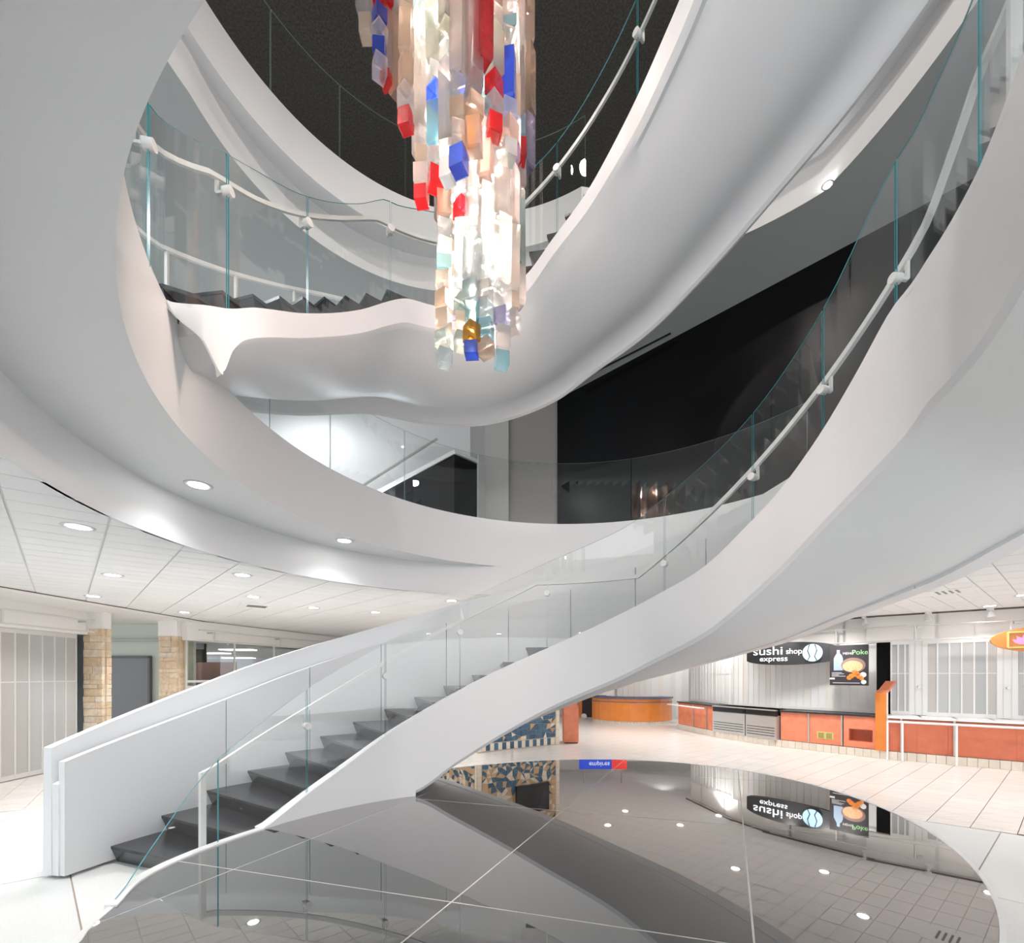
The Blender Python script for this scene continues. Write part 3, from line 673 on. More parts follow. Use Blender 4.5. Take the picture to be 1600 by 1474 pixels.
# ================================================================ DOWNLIGHTS
LL = [(-4.01, 4.14), (-5.49, 6.16), (-7.32, 7.83), (-3.62, 6.12) if False else (-3.70, 6.15), (-4.55, 7.88), (-4.07, 9.19), (-7.2, 9.85), (-1.12, 8.3), (-3.0, 9.85), (9.53, 8.93), (8.81, 7.71),
      (5.01, 10.05), (6.89, 9.89), (6.33, 8.08), (9.26, 6.9), (4.86, 12.95), (6.38, 13.83), (3.61, 14.28), (2.77, 12.95), (-2.2, 12.4), (1.5, 15.5), (-6.3, 3.2), (7.3, 5.2), (7.8, 2.6), (-6.8, .6), (4.4, -2.2), (-3.2, -2.4), (.8, -3.4)]
lf = None; names = 'downlights in the tiled ceiling'
def downlight(x, y, z, label, group, power=55, col=(.985, .99, 1), ang=125, first=[None]):
    if first[0] is None:
        t = empty('ceiling_downlight', (x, y, z), label, 'ceiling light', group)
        n = 24; vs = []; fs = []
        for k in range(n):
            a = 2*PI*k/n
            vs += [(.085*math.cos(a), .085*math.sin(a), -.004), (.115*math.cos(a), .115*math.sin(a), -.008), (.125*math.cos(a), .125*math.sin(a), 0), (.085*math.cos(a), .085*math.sin(a), .0)]
        for k in range(n):
            for j in range(4): fs.append((4*k+j, 4*k+(j+1) % 4, 4*((k+1) % n)+(j+1) % 4, 4*((k+1) % n)+j))
        mo('trim_ring', vs, fs, M['trimring'], t, True)
        mo('lens', [(.085*math.cos(2*PI*k/n), .085*math.sin(2*PI*k/n), -.003) for k in range(n)], [tuple(range(n))], M['lamp'], t)
        first[0] = t
    else:
        t = first[0].copy(); C.objects.link(t); t.location = (x, y, z); t['label'] = label
        if group: t['group'] = group
        for ch in first[0].children: c = ch.copy(); C.objects.link(c); c.parent = t
    if power: spot('downlight_lamp', (x, y, z-.03), power, col, ang, .5, .07)
    return t
LAB = {0: 'largest of the tiled ceiling downlights, beside the curved white coffer', 1: 'round tiled-ceiling downlight between the coffer and the left shutter', 2: 'round downlight above the stone pier beside the left shutter',
       3: 'round tiled-ceiling downlight closest to the square air vent, under the curved coffer edge', 4: 'round tiled-ceiling downlight just beyond the square air vent', 5: 'round tiled-ceiling downlight over the glazed shop side, right of the vent',
       6: 'small round downlight in front of the sage wall', 7: 'round downlight just above the staircase wall top, far under the coffer', 8: 'small round downlight beyond the staircase wall, over the glazed shop',
       9: 'round ceiling downlight above the brick-red counter', 10: 'round ceiling downlight at the right edge, above the orange lotus sign'}
for k_, (x, y) in enumerate(LL):
    t = downlight(x, y, ZC, LAB.get(k_, 'small round white ceiling downlight that shows only mirrored in the polished platform'), names, 24 if k_ in (9, 10) else (66 if y < 4 else (60 if x > 3 else 66)))
for (x, y), l in zip([(-3.08, 4.4), (-2.33, 6.23), (-2.9, 2.2)], ['round downlight in the curved soffit, nearer and larger of the pair', 'round downlight in the curved soffit, farther along above the bright scallop', 'round downlight in the curved soffit overhead']):
    t = downlight(x, y, ZS-.001, l, None, 7, (.93, .96, 1), 130)
    if 'group' in t: del t['group']
t = downlight(4.10, 5.82, ZC2-.001, 'lone small spotlight in the dim grey second level ceiling', None, 0, (.9, 1, .95), 120); t.scale = (.55, .55, 1)
if 'group' in t: del t['group']

# ================================================================ alcove lamps, then unseen fill spots added to brighten the third and second levels
point('alcove_lamp', (-2.5, 9.1, 5.2), 24, (.86, .93, 1), .25)
point('alcove_lamp', (-4.6, 8.9, 5.2), 10, (.86, .93, 1), .25)
for p_ in ((-2.6, 1.0), (1.8, 1.0), (-3.6, 5.0), (2.2, 5.6)): spot('third_level_fill', (p_[0], p_[1], 12.8), 230, (1, .92, .86), 140, .6, .12)
for p_ in ((-5.5, 3), (-4.5, 8.5), (6.0, 4.5), (-4, -1)): spot('second_level_fill', (p_[0], p_[1], 8.2), 110, (.96, .98, 1), 150, .6, .12)

# ================================================================ CHANDELIER
CH = (-.235, 3.1)
ch = empty('glass_chandelier', (CH[0], CH[1], 4.0), 'tall chandelier of hanging clear, red, blue and amber glass prisms', 'chandelier')
KM = {'clear': crystal_mat('crystal_clear', (.985, .965, .96), .25), 'pink': crystal_mat('crystal_pink', (.985, .92, .90), .3), 'peach': crystal_mat('crystal_peach', (.98, .83, .70), .35),
      'ice': crystal_mat('crystal_ice', (.86, .95, .98), .3), 'aqua': crystal_mat('crystal_aqua', (.55, .83, .91), .35), 'blue': crystal_mat('crystal_blue', (.08, .20, .92), .38),
      'red': crystal_mat('crystal_red', (.92, .02, .04), .38), 'amber': crystal_mat('crystal_amber', (.98, .55, .08), .4), 'lilac': crystal_mat('crystal_lilac', (.72, .68, .92), .3), 'sage': crystal_mat('crystal_sage', (.84, .92, .86), .3)}
cmesh = {}
def cm(shape, color):
    k = (shape, color)
    if k in cmesh: return cmesh[k]
    n, bev = {'sq': (4, .12), 'hex': (6, .10), 'tri': (3, .08), 'oct': (8, .05)}[shape]
    vs = []; fs = []
    for (z, s) in ((0, 1-bev*2), (.04, 1), (.96, 1), (1, 1-bev*2)):
        for i in range(n): a = 2*PI*(i+.5)/n; vs.append((s*math.cos(a), s*math.sin(a), z))
    for j in range(3):
        for i in range(n): fs.append((j*n+i, j*n+(i+1) % n, (j+1)*n+(i+1) % n, (j+1)*n+i))
    fs += [tuple(range(n-1, -1, -1)), tuple(range(3*n, 4*n))]
    me = bpy.data.meshes.new('crystal'); me.from_pydata(vs, [], fs); me.materials.append(KM[color]); cmesh[k] = me; return me
ncr = 0
extra = []
def crystal(x, y, z0, h, r, color, shape='sq', rot=0.):
    global ncr
    if ncr >= 296: extra.append((x, y, z0, h, r, color, shape, rot)); return
    o = bpy.data.objects.new('crystal', cm(shape, color)); C.objects.link(o); o.parent = ch
    o.location = (x-CH[0], y-CH[1], z0-4.0); o.scale = (r, r, h); o.rotation_euler = (random.uniform(-.03, .03), random.uniform(-.03, .03), rot); ncr += 1
pal = ['clear']*6+['pink']*5+['peach']*2+['ice']*3+['aqua']*1+['sage']+['lilac']
def strand(x, y, zb, ztop, r=.058, low=None, seed=None, longp=.4):
    """pieces threaded one above the other; low lists the bottom pieces (length, colour)"""
    z = zb; low = list(low or [])
    while z < ztop:
        if low: h, col = low.pop(0); sh = 'sq'
        else:
            h = random.uniform(.30, .62) if random.random() < longp else random.uniform(.08, .15)
            col = random.choice(pal); sh = random.choice(['sq', 'sq', 'hex', 'tri'])
        crystal(x, y, z, h-.008, r*random.uniform(.93, 1.06), col, sh, random.uniform(0, PI))
        z += h
def pxy(u, y): return (u-800)/700*y
def zv(v, y): return EYE+(1054-v)/700*y
YF = 2.86
# front face, left to right: (column, depth, bottom row, lowest pieces)
front = [(694, 2.93, 573, [(.11, 'ice'), (.12, 'sage'), (.14, 'peach'), (.12, 'peach'), (.12, 'clear'), (.10, 'aqua'), (.12, 'ice'), (.12, 'clear'), (.34, 'peach'), (.10, 'ice'), (.10, 'aqua'), (.12, 'sage')]),
         (722, YF, 548, [(.11, 'sage'), (.12, 'peach'), (.12, 'sage'), (.13, 'clear'), (.35, 'pink'), (.13, 'red'), (.12, 'clear'), (.3, 'clear'), (.12, 'ice'), (.13, 'blue')]),
         (737, 2.80, 558, [(.09, 'blue'), (.12, 'amber'), (.12, 'aqua'), (.14, 'ice'), (.3, 'clear'), (.5, 'clear'), (.12, 'amber'), (.13, 'peach')]),
         (758, 2.83, 556, [(.10, 'peach'), (.12, 'aqua'), (.12, 'ice'), (.12, 'pink'), (.14, 'clear'), (.5, 'clear'), (.4, 'pink'), (.13, 'aqua'), (.12, 'ice')]),
         (784, 2.87, 575, [(.10, 'aqua'), (.16, 'pink'), (.12, 'lilac'), (.14, 'clear'), (.45, 'pink'), (.4, 'clear'), (.14, 'clear'), (.13, 'lilac'), (.3, 'clear')]),
         (799, 2.97, 520, [(.14, 'pink'), (.12, 'peach'), (.45, 'pink'), (.4, 'clear'), (.3, 'lilac'), (.3, 'peach'), (.5, 'clear')])]
for (u, y, v, low) in front:
    strand(pxy(u, y), y, zv(v, y), 7.6, .062, low)
# mid-height strands that hang only to the upper tier (front of the wide part)
tier = [(659, 2.98, 320, [(.11, 'red'), (.14, 'pink'), (.12, 'peach'), (.12, 'clear'), (.7, 'clear'), (.13, 'ice'), (.13, 'aqua')]),
        (681, 2.90, 297, [(.13, 'red'), (.12, 'clear'), (.3, 'aqua'), (.12, 'blue'), (.12, 'ice'), (.6, 'sage')]),
        (700, 2.80, 285, [(.12, 'ice'), (.12, 'clear'), (.5, 'clear'), (.12, 'ice'), (.12, 'sage'), (.5, 'sage'), (.13, 'red')]),
        (717, 2.74, 270, [(.14, 'blue'), (.15, 'clear'), (.14, 'peach'), (.14, 'clear'), (.6, 'pink')]),
        (741, 2.72, 240, [(.2, 'pink'), (.14, 'peach'), (.7, 'clear')]),
        (755, 2.72, 100, [(.62, 'red')]),
        (772, 2.78, 215, [(.13, 'red'), (.12, 'clear'), (.13, 'red'), (.3, 'sage'), (.12, 'clear')]),
        (795, 2.84, 252, [(.12, 'ice'), (.13, 'peach'), (.12, 'ice'), (.32, 'blue'), (.12, 'clear')]),
        (811, 3.02, 252, [(.13, 'red'), (.14, 'aqua'), (.5, 'pink'), (.5, 'clear')]),
        (809, 3.10, 480, [(.8, 'pink'), (.7, 'clear')]),
        (658, 3.15, 250, [(.7, 'clear'), (.4, 'ice')])]
for (u, y, v, low) in tier: strand(pxy(u, y), y, zv(v, y), 7.4, .062, low)
# the outlying tail on the left
tail = [(566, 3.15, 28, [(.9, 'clear')]), (572, 2.98, 62, [(.15, 'peach'), (.5, 'clear')]), (593, 2.95, 122, [(.13, 'clear'), (.11, 'blue'), (.11, 'clear'), (.11, 'blue'), (.12, 'red')]),
        (604, 3.02, 134, [(.07, 'red'), (.45, 'pink'), (.07, 'red'), (.4, 'clear')]), (620, 3.05, 151, [(.55, 'peach'), (.3, 'clear')]), (634, 2.95, 204, [(.13, 'red'), (.16, 'clear'), (.2, 'peach'), (.3, 'peach'), (.13, 'peach'), (.15, 'clear')]),
        (647, 3.05, 120, [(.14, 'peach'), (.14, 'pink'), (.2, 'peach')]), (587, 3.2, 30, [(.12, 'red'), (.5, 'pink')]), (612, 3.2, 50, [(.4, 'pink')])]
for (u, y, v, low) in tail: strand(pxy(u, y), y, zv(v, y), 7.3, .055, low)
# inner and rear strands
for k in range(15):
    a = k*2.39996; r = .06+.20*math.sqrt((k+.5)/15)
    x, y = CH[0]+.02+r*math.cos(a), CH[1]+.03+r*math.sin(a)
    if y < 2.95: y = 2.98+random.random()*.05
    strand(x, y, 4.25+random.uniform(0, .45), 7.4, .055, longp=.6)
for k in range(10):
    a = D(20+k*15); r = .37
    strand(CH[0]+r*math.cos(a), CH[1]+r*math.sin(a)*.8, 5.3+random.uniform(-.1, .5), 7.4, .058, longp=.7)
for col in set(e[5] for e in extra):
    bm = bmesh.new()
    for (x, y, z0, h, r, c_, sh, rot) in extra:
        if c_ != col: continue
        tmp = bmesh.new(); tmp.from_mesh(cm(sh, c_)); bmesh.ops.scale(tmp, verts=tmp.verts, vec=(r, r, h)); bmesh.ops.rotate(tmp, verts=tmp.verts, matrix=Matrix.Rotation(rot, 3, 'Z'))
        bmesh.ops.translate(tmp, verts=tmp.verts, vec=(x-CH[0], y-CH[1], z0-4)); t_ = bpy.data.meshes.new('t'); tmp.to_mesh(t_); tmp.free(); bm.from_mesh(t_); bpy.data.meshes.remove(t_)
    me = bpy.data.meshes.new('crystal_cluster'); bm.to_mesh(me); bm.free(); me.materials.append(KM[col])
    o = bpy.data.objects.new('crystal_cluster', me); C.objects.link(o); o.parent = ch; tag(o, kind='stuff')
# bulbs inside and the ceiling plate
bl = None
for (u, v) in [(722, 132), (742, 150), (752, 155), (716, 212), (741, 160), (700, 60), (775, 20), (722, 350), (742, 372), (757, 395), (735, 425), (768, 330), (750, 470), (716, 300), (740, 520), (770, 415), (760, 232), (712, 400), (690, 40), (730, 90), (690, 160), (768, 100), (785, 190), (697, 235), (738, 270), (780, 280), (727, 385), (765, 372), (745, 345), (722, 450), (672, 20), (800, 40), (735, 30), (750, 195)]:
    y = 2.97; x = pxy(u, y)*1.0; z = zv(v, y)
    if bl is None:
        bm = bmesh.new(); bmesh.ops.create_uvsphere(bm, u_segments=12, v_segments=8, radius=.024); me = bpy.data.meshes.new('bulb'); bm.to_mesh(me); bm.free(); me.materials.append(M['bulb']); bl = me
    o = bpy.data.objects.new('bulb', bl); C.objects.link(o); o.parent = ch; o.location = (x-CH[0], y-CH[1], z-4)
MB((CH[0], CH[1], 4.0)).cyl((CH[0], CH[1], 7.6), (CH[0], CH[1], 7.66), .62, 32).cyl((CH[0], CH[1], 7.66), (CH[0], CH[1], 12.9), .03, 12).build('ceiling_plate', M['steel'], ch)
for z, p_ in ((4.6, 70), (5.2, 75), (5.8, 95), (6.4, 120), (7.0, 120), (7.5, 90)): point('chandelier_light', (CH[0], CH[1], z), p_, (1, .76, .64), .10)

# ================================================================ SHOP FRONTS
class Path:
    def __init__(s, pts):
        s.p = [Vector((*q, 0)) for q in pts]; s.L = [0]
        for a, b in zip(s.p[:-1], s.p[1:]): s.L.append(s.L[-1]+(b-a).length)
    def at(s, t, off=0.):
        for i in range(len(s.p)-1):
            if t <= s.L[i+1] or i == len(s.p)-2: break
        d = (s.p[i+1]-s.p[i]).normalized(); q = s.p[i]+d*(t-s.L[i]); n = Vector((-d.y, d.x, 0)); return q+n*off, math.atan2(d.y, d.x)
def lens_pts(): pass
def at_u(path, u, off=0.):
    """path length where the column u of the picture meets the path"""
    best = min((abs(px(path.at(t*.01, off)[0].x, path.at(t*.01, off)[0].y, 1)[0]-u), t*.01) for t in range(int(path.L[-1]*100)))
    return best[1]
def shutter(name, label, path, t0, t1, off, z0, z1, pw, pane='pane', mid=None, wide=(), group=None):
    p0, a0 = path.at(t0, off); root = empty(name, (p0.x, p0.y, z0), label, 'shutter', group); b = root.location
    n = max(1, round((t1-t0)/pw)); dt = (t1-t0)/n; fr = .022
    for i in range(n+1):
        q, a = path.at(t0+i*dt, off); ww = .03 if i not in wide else .12
        MB(b).box((q.x, q.y, (z0+z1)/2), (ww, .035, z1-z0), a).build('mullion', M['alu'], root)
    for i in range(n):
        q, a = path.at(t0+(i+.5)*dt, off); fold = .02*(-1)**i
        MB(b).box((q.x, q.y, (z0+z1)/2), (dt-.016, .008, z1-z0-.1), a+fold*1.5).build('pane', M[pane], root)
        MB(b).box((q.x, q.y, z0+.035), (dt-.004, .03, .085), a).build('bottom_rail', M['alu'], root)
        MB(b).box((q.x, q.y, z1-.035), (dt-.004, .03, .085), a).build('top_rail', M['alu'], root)
        if mid: MB(b).box((q.x, q.y, mid), (dt-.02, .022, .018), a).build('middle_rail', M['alu'], root)
    return root
# ---- left side
WL = Path([(-8.88, 4.0), (-8.94, 7.8), (-8.97, 8.7), (-9.03, 9.36)])
MB().box((-9.35, 4, 1.6), (.1, 11.3, 3.3)).box((-9.2, 9.62, 1.6), (.42, .06, 3.3)).build('wall_west', M['shopwall'], None, label='dim shop space behind the left shutter', kind='structure')
shutter('folding_shutter', 'tall grey folding shutter left of the rough stone pier', WL, 2.6, WL.at and WL.L[-1]-.1, 0, .02, 2.72, .235, 'pane', 1.76)
MB((-8.95, 6.9, 2.72)).box((-9.05, 6.9, 3.0), (.3, 5.0, .54)).box((-8.5, 8.0, ZC-.04), (1.2, 9, .04)).build('trim_2', M['bulk'], None, label='cream bulkhead above the left shutter', kind='structure')
MB().box((-7.93, 8.0, ZC-.02), (.03, 10.6, .05)).build('trim_3', mat('dark_track', (.16, .11, .09), .6), None, label='thin dark ceiling slot along the left shops', kind='structure')
def rail_thing(label, pts, posts, z0, z1, off_n):
    r = empty('sign_rail', pts[0], label, 'rail'); b = r.location
    MB(b).tube(pts, .018, .018, 8).build('top_tube', M['alu'], r)
    MB(b).tube([(x, y, z0) for x, y, z in pts], .015, .015, 8).build('bottom_tube', M['alu'], r)
    for (x, y) in posts:
        s = MB(b).box((x, y, (z0+z1)/2), (.03, .03, z1-z0)).build('post', M['alu'], r)
        MB(b).box((x+off_n[0]*.1, y+off_n[1]*.1, z1-.04), (.14 if off_n[0] else .04, .14 if off_n[1] else .04, .04)).build('bracket', M['steel'], s)
rail_thing('pale tube rail with brackets above the left shutter', [(-8.72, 5.0, 3.02), (-8.72, 9.35, 3.02)], [(-8.72, 5.9), (-8.72, 7.66), (-8.72, 9.2)], 2.78, 3.02, (-1, 0))
# stone piers built of blocks
def pier(label, x0, x1, y0, z1, depth=.5, seed=1):
    rd = random.Random(seed); t = empty('stone_pier', ((x0+x1)/2, y0, 0), label, 'pier'); b = t.location
    MB(b).box(((x0+x1)/2, y0+depth/2+.015, z1/2), (x1-x0-.03, depth, z1)).build('pier_core', M['mortar'], t)
    z = 0
    while z < z1-.03:
        h = min(rd.choice([.09, .13, .16, .19]), z1-z); 
        if z1-z-h < .06: h = z1-z
        x = x0
        while x < x1-.01:
            wd = rd.choice([.13, .19, .25, .30]); wd = min(wd, x1-x)
            if x1-x-wd < .07: wd = x1-x
            pr = rd.uniform(0, .022)
            MB(b).box((x+wd/2, y0+.02-pr/2, z+h/2), (wd-.008, .05+pr, h-.008)).build('stone_block', M['brick'], t); x += wd
        for xs in (x0, x1): MB(b).box((xs, y0+.06+depth/2, z+h/2), (.03+rd.uniform(0, .015), depth-.02, h-.008)).build('stone_block', M['brick'], t)
        z += h
pier('rough sandstone pier between the left shutter and the grey door', -9.0, -8.6, 9.42, 2.86, depth=.13, seed=3)
pier('rough sandstone pier between the grey door and the glazed shop', -8.68, -8.24, 11.02, 2.84, depth=.2, seed=5)
MB().box((-8.82, 9.5, 3.08), (.46, .2, .44)).box((-8.46, 11.15, 3.06), (.46, .3, .44)).build('trim_4', M['bulk'], None, label='cream pier heads', kind='structure')
MB().box((-10.6, 11.0, ZC-.012), (3.5, 3.6, .02)).build('trim_8', M['bulk'], None, label='cream ceiling of the door recess', kind='structure')
sg = MB().box((-10.3, 12.0, 1.62), (3.6, .1, 3.24)).box((-8.66, 11.6, 1.62), (.1, .8, 3.24))
sg.build('wall_door', M['sage'], None, label='pale sage wall around the grey door', kind='structure')
dr = MB((-10.3, 11.93, 0)).box((-10.45, 11.93, 1.17), (1.62, .06, 2.34)).build('door_1', M['greydoor'], None, label='plain grey service door between the stone piers', kind='structure')
MB((-10.3, 11.93, 0)).box((-9.62, 11.91, 1.18), (.05, .1, 2.38)).box((-10.45, 11.91, 2.37), (1.7, .1, .05)).build('door_frame', mat('door_frame_grey', (.13, .13, .14), .5), dr)
# glazed shop
WG = Path([(-8.15, 11.15), (-7.3, 13.6), (-6.0, 17.5)])
wn = empty('window_1', (-8.15, 11.15, 0), 'long glazed front of the lit shop beyond the stair', None, kind='structure'); b = wn.location
for k in range(5):
    q, a = WG.at(.7+k*1.32); MB(b).box((q.x, q.y, 1.4), (1.30, .012, 2.72), a).build('glass_pane', M['glass'], wn)
    q, a = WG.at(.04+k*1.32); MB(b).box((q.x, q.y, 1.4), (.03, .05, 2.72), a).build('mullion', M['alu'], wn)
    for z in (1.72, 1.58):
        q, a = WG.at(.7+k*1.32, -.012); MB(b).box((q.x, q.y, z), (1.28, .004, .06), a).build('film_stripe', M['panelight'], wn)
    q, a = WG.at(.7+k*1.32, -.012); MB(b).box((q.x, q.y, 1.2), (1.28, .004, .5), a).build('frosted_band', M['panelight'], wn)
hb = MB((-7.5, 13, 2.8)); 
for k in range(6):
    q, a = WG.at(.6+k*1.2); hb.box((q.x, q.y, 3.0), (1.22, .2, .5), a)
hb.build('trim_5', M['bulk'], None, label='cream bulkhead above the glazed shop', kind='structure')
pg_, _ = WG.at(.1, -.35); pe_, _ = WG.at(6.4, -.35)
rail_thing('pale tube rail with brackets above the glazed shop', [(pg_.x, pg_.y, 3.0), (pe_.x, pe_.y, 3.0)], [tuple(WG.at(t, -.35)[0][:2]) for t in (.5, 2.6, 4.9)], 2.76, 3.0, (-1, 0))
# shop inside
MB().box((-14.6, 25.5, 1.6), (17, .1, 3.3)).build('wall_shop', M['shopwall'], None, label='shop back wall', kind='structure')
MB().box((-13.4, 18.6, 2.80), (10.5, 13.6, .05)).build('ceiling_shop', M['greyceil'], None, label='grey ceiling inside the glazed shop', kind='structure')
MB((-11, 17, 0)).box((-11.6, 17.0, 1.18), (2.2, .2, 2.36)).box((-12.6, 16.9, 1.1), (.08, .24, 2.2)).build('wood_screen', M['wood'], None, label='reddish wood partition inside the glazed shop', cat='partition')
for (x, y, w_, l) in [(-9.6, 15.7, 1.05, 'long lit ceiling panel in the shop, nearest the glass'), (-12.2, 18.3, 1.15, 'long lit ceiling panel in the shop, beside the display screen'), (-14.4, 19.4, .9, 'short lit ceiling panel in the shop, behind the display screen'), (-14.4, 23.6, 1.5, 'long lit ceiling panel in the shop, at the back')]:
    MB((x, y, 2.76)).box((x, y, 2.757), (w_, .5, .03)).build('light_panel', M['panelglow'], None, label=l, cat='ceiling light')
area('shop_light', (-11, 17.5, 2.7), 3, 45, (.95, .98, 1))
scn = empty('display_screen', (-8.9, 12.6, 1.3), 'dark menu screen on a black pole behind the shop glass', 'screen'); b = scn.location
MB(b).box((-9.02, 12.7, 2.55), (.62, .06, .62), D(20)).build('screen_panel', M['screen'], scn)
MB(b).box((-9.0, 12.66, 2.72), (.5, .02, .22), D(20), 0).build('picture', M['bottle'], scn)
MB(b).cyl((-9.05, 12.75, 0), (-9.05, 12.75, 2.4), .035, 10).build('pole', M['signblack'], scn)

# ---- right side: counters
CP = Path([(5.74, 15.6), (6.14, 13.4), (6.82, 11.93), (8.36, 10.04), (10.0, 8.75), (12.0, 7.4)])
tu = lambda u, off=0.: at_u(CP, u, off)
# tiled base, each tile a part of the counter run
cb = empty('counter_base', (8, 10.4, 0), 'low beige tiled plinth under the food counters', 'plinth'); b = cb.location
nt_ = int(CP.L[-1]/.155)
for k in range(nt_):
    q, a = CP.at((k+.5)*.155, .03); MB(b).box((q.x, q.y, .09), (.149, .05, .176), a).build('base_tile', M['basetile'], cb)
for k in range(20):
    q, a = CP.at((k+.5)*CP.L[-1]/20, .08); MB(b).box((q.x, q.y, .088), (CP.L[-1]/20+.03, .06, .172), a).build('plinth_core', M['grout'], cb)
def cpanel(name, label, t0, t1, z0, z1, m, off=.03, cat='counter', extra=None, top=True, depth=.55):
    q0, _ = CP.at((t0+t1)/2, off); root = empty(name, (q0.x, q0.y, 0), label, cat); b = root.location
    ks = frange(t0, t1, .5)
    for a_, b_ in zip(ks[:-1], ks[1:]):
        q, a = CP.at((a_+b_)/2, off+.04); MB(b).box((q.x, q.y, (z0+z1)/2), (b_-a_+.005, .05, z1-z0), a).build('front_panel', m, root)
        if top:
            q, a = CP.at((a_+b_)/2, off+depth/2-.02); MB(b).box((q.x, q.y, z1+.02), (b_-a_+.03, depth+.04, .04), a).build('counter_top', M['signblack'], root)
    return root
t_a, t_b, t_c, t_d = tu(1057), tu(1115), tu(1165), tu(1216)
r = cpanel('service_counter', 'short salmon counter with dark top, beside the orange bar', t_a+.02, t_b-.02, .19, .92, M['salmon']); b = r.location
for k in (1082, 1103):
    q, a = CP.at(tu(k), .02); MB(b).box((q.x, q.y, .55), (.025, .03, .72), a).build('metal_strip', M['steel'], r)
q, a = CP.at(tu(1052), -.28); q2, _ = CP.at(tu(1110), -.28)
ts = empty('tray_slide', (q.x, q.y, .86), 'white tray slide rail in front of the short salmon counter', 'rail')
MB(ts.location).tube([(q.x, q.y, .86), (q2.x, q2.y, .86)], .09, .012).build('slide_bar', M['rail'], ts)
for k in (1062, 1082, 1103):
    q, a = CP.at(tu(k), -.2); MB(ts.location).tube([(q.x, q.y, .84), tuple(CP.at(tu(k), .03)[0][:2])+(.80,)], .01).build('support', M['steel'], ts)
for (ta, tb, l) in ((t_b, t_c, 'stainless refrigerated counter, the one beside the short salmon counter'), (t_c, t_d, 'stainless refrigerated counter, under the left end of the black sign')):
    q0, a0 = CP.at((ta+tb)/2, .0); W_ = tb-ta-.03; r = empty('refrigerated_counter', (q0.x, q0.y, 0), l, 'fridge'); b = r.location
    MB(b).box((q0.x+.2*math.cos(a0+PI/2), q0.y+.2*math.sin(a0+PI/2), .48), (W_, .42, .60), a0).build('cabinet', M['steel'], r)
    MB(b).box((*(CP.at((ta+tb)/2, .03)[0][:2]), .865), (W_, .06, .14), a0).build('dark_glass_front', M['screen'], r)
    MB(b).box((*(CP.at((ta+tb)/2, .02)[0][:2]), .945), (W_, .10, .025), a0).build('top_trim', M['steel'], r)
    for z in (.27, .34, .41, .48):
        MB(b).box((*(CP.at((ta+tb)/2, -.012)[0][:2]), z), (W_*.9, .012, .016), a0).build('vent_slot', M['grille'], r)
pan = [(1219, 1262, 'salmon counter panel right of the fridges, plain'), (1264, 1314, 'salmon counter section with a double brass grille'), (1317, 1369, 'salmon counter section with a deep square recess')]
for i, (a_, b_, l) in enumerate(pan):
    ta, tb = tu(a_), tu(b_); q0, a0 = CP.at((ta+tb)/2, .03)
    if i < 2: r = cpanel('service_counter', l, ta, tb, .19, .92, M['salmon'])
    else:
        r = empty('service_counter', (q0.x, q0.y, 0), l, 'counter'); b = r.location
        hw = tb-ta; w0 = .16*hw; w1 = .12*hw
        for (s0, s1, z0, z1) in ((ta, ta+w0, .19, .92), (tb-w1, tb, .19, .92), (ta+w0, tb-w1, .19, .33), (ta+w0, tb-w1, .62, .92)):
            q, a = CP.at((s0+s1)/2, .07); MB(b).box((q.x, q.y, (z0+z1)/2), (s1-s0, .05, z1-z0), a).build('front_panel', M['salmon'], r)
        q, a = CP.at((ta+tb)/2, .33); MB(b).box((q.x, q.y, .48), (hw*.75, .04, .34), a).build('recess_back', M['red'], r)
        for s_ in (ta+w0, tb-w1): q, a = CP.at(s_, .2); MB(b).box((q.x, q.y, .48), (.02, .26, .3), a).build('recess_side', M['red'], r)
        for z in (.33, .62): q, a = CP.at((ta+tb)/2, .2); MB(b).box((q.x, q.y, z), (hw*.73, .26, .02), a).build('recess_side', M['red'], r)
        q, a = CP.at((ta+tb)/2, .3); MB(b).box((q.x, q.y, .94), (hw+.05, .59, .04), a).build('counter_top', M['signblack'], r)
    b = r.location
    q, a = CP.at(tb+.012, .03); MB(b).box((q.x, q.y, .555), (.03, .04, .73), a).build('metal_strip', M['steel'], r)
    if i == 1:
        for s_ in (-.085, .085):
            q, a = CP.at((ta+tb)/2+s_, .045); g_ = MB(b).box((q.x, q.y, .40), (.165, .02, .17), a).build('vent_grille', M['lime'], r, label='yellow metal grille')
            q, a = CP.at((ta+tb)/2+s_, .03); MB(b).box((q.x, q.y, .40), (.12, .012, .13), a).build('grille_mesh', M['bronze'], g_)
# divider post
q, a = CP.at(tu(1376), .03)
dv = empty('divider_post', (q.x, q.y, 0), 'orange divider post between the two food counters', 'post'); b = dv.location
MB(b).box((q.x, q.y, .83), (.19, .10, 1.30), a).build('post_body', M['orange'], dv)
q2, _ = CP.at(tu(1376), .5); MB(b).tube([(q.x, q.y, 1.5), ((q.x+q2.x)/2, (q.y+q2.y)/2, 1.52), (q2.x+.1, q2.y, 1.72)], .09, .03).build('top_cap', M['salmon'], dv)
q3, a3 = CP.at(tu(1384), .22); MB(b).box((q3.x, q3.y, .83), (.08, .4, 1.3), a3).build('side_panel', M['bulk'], dv)
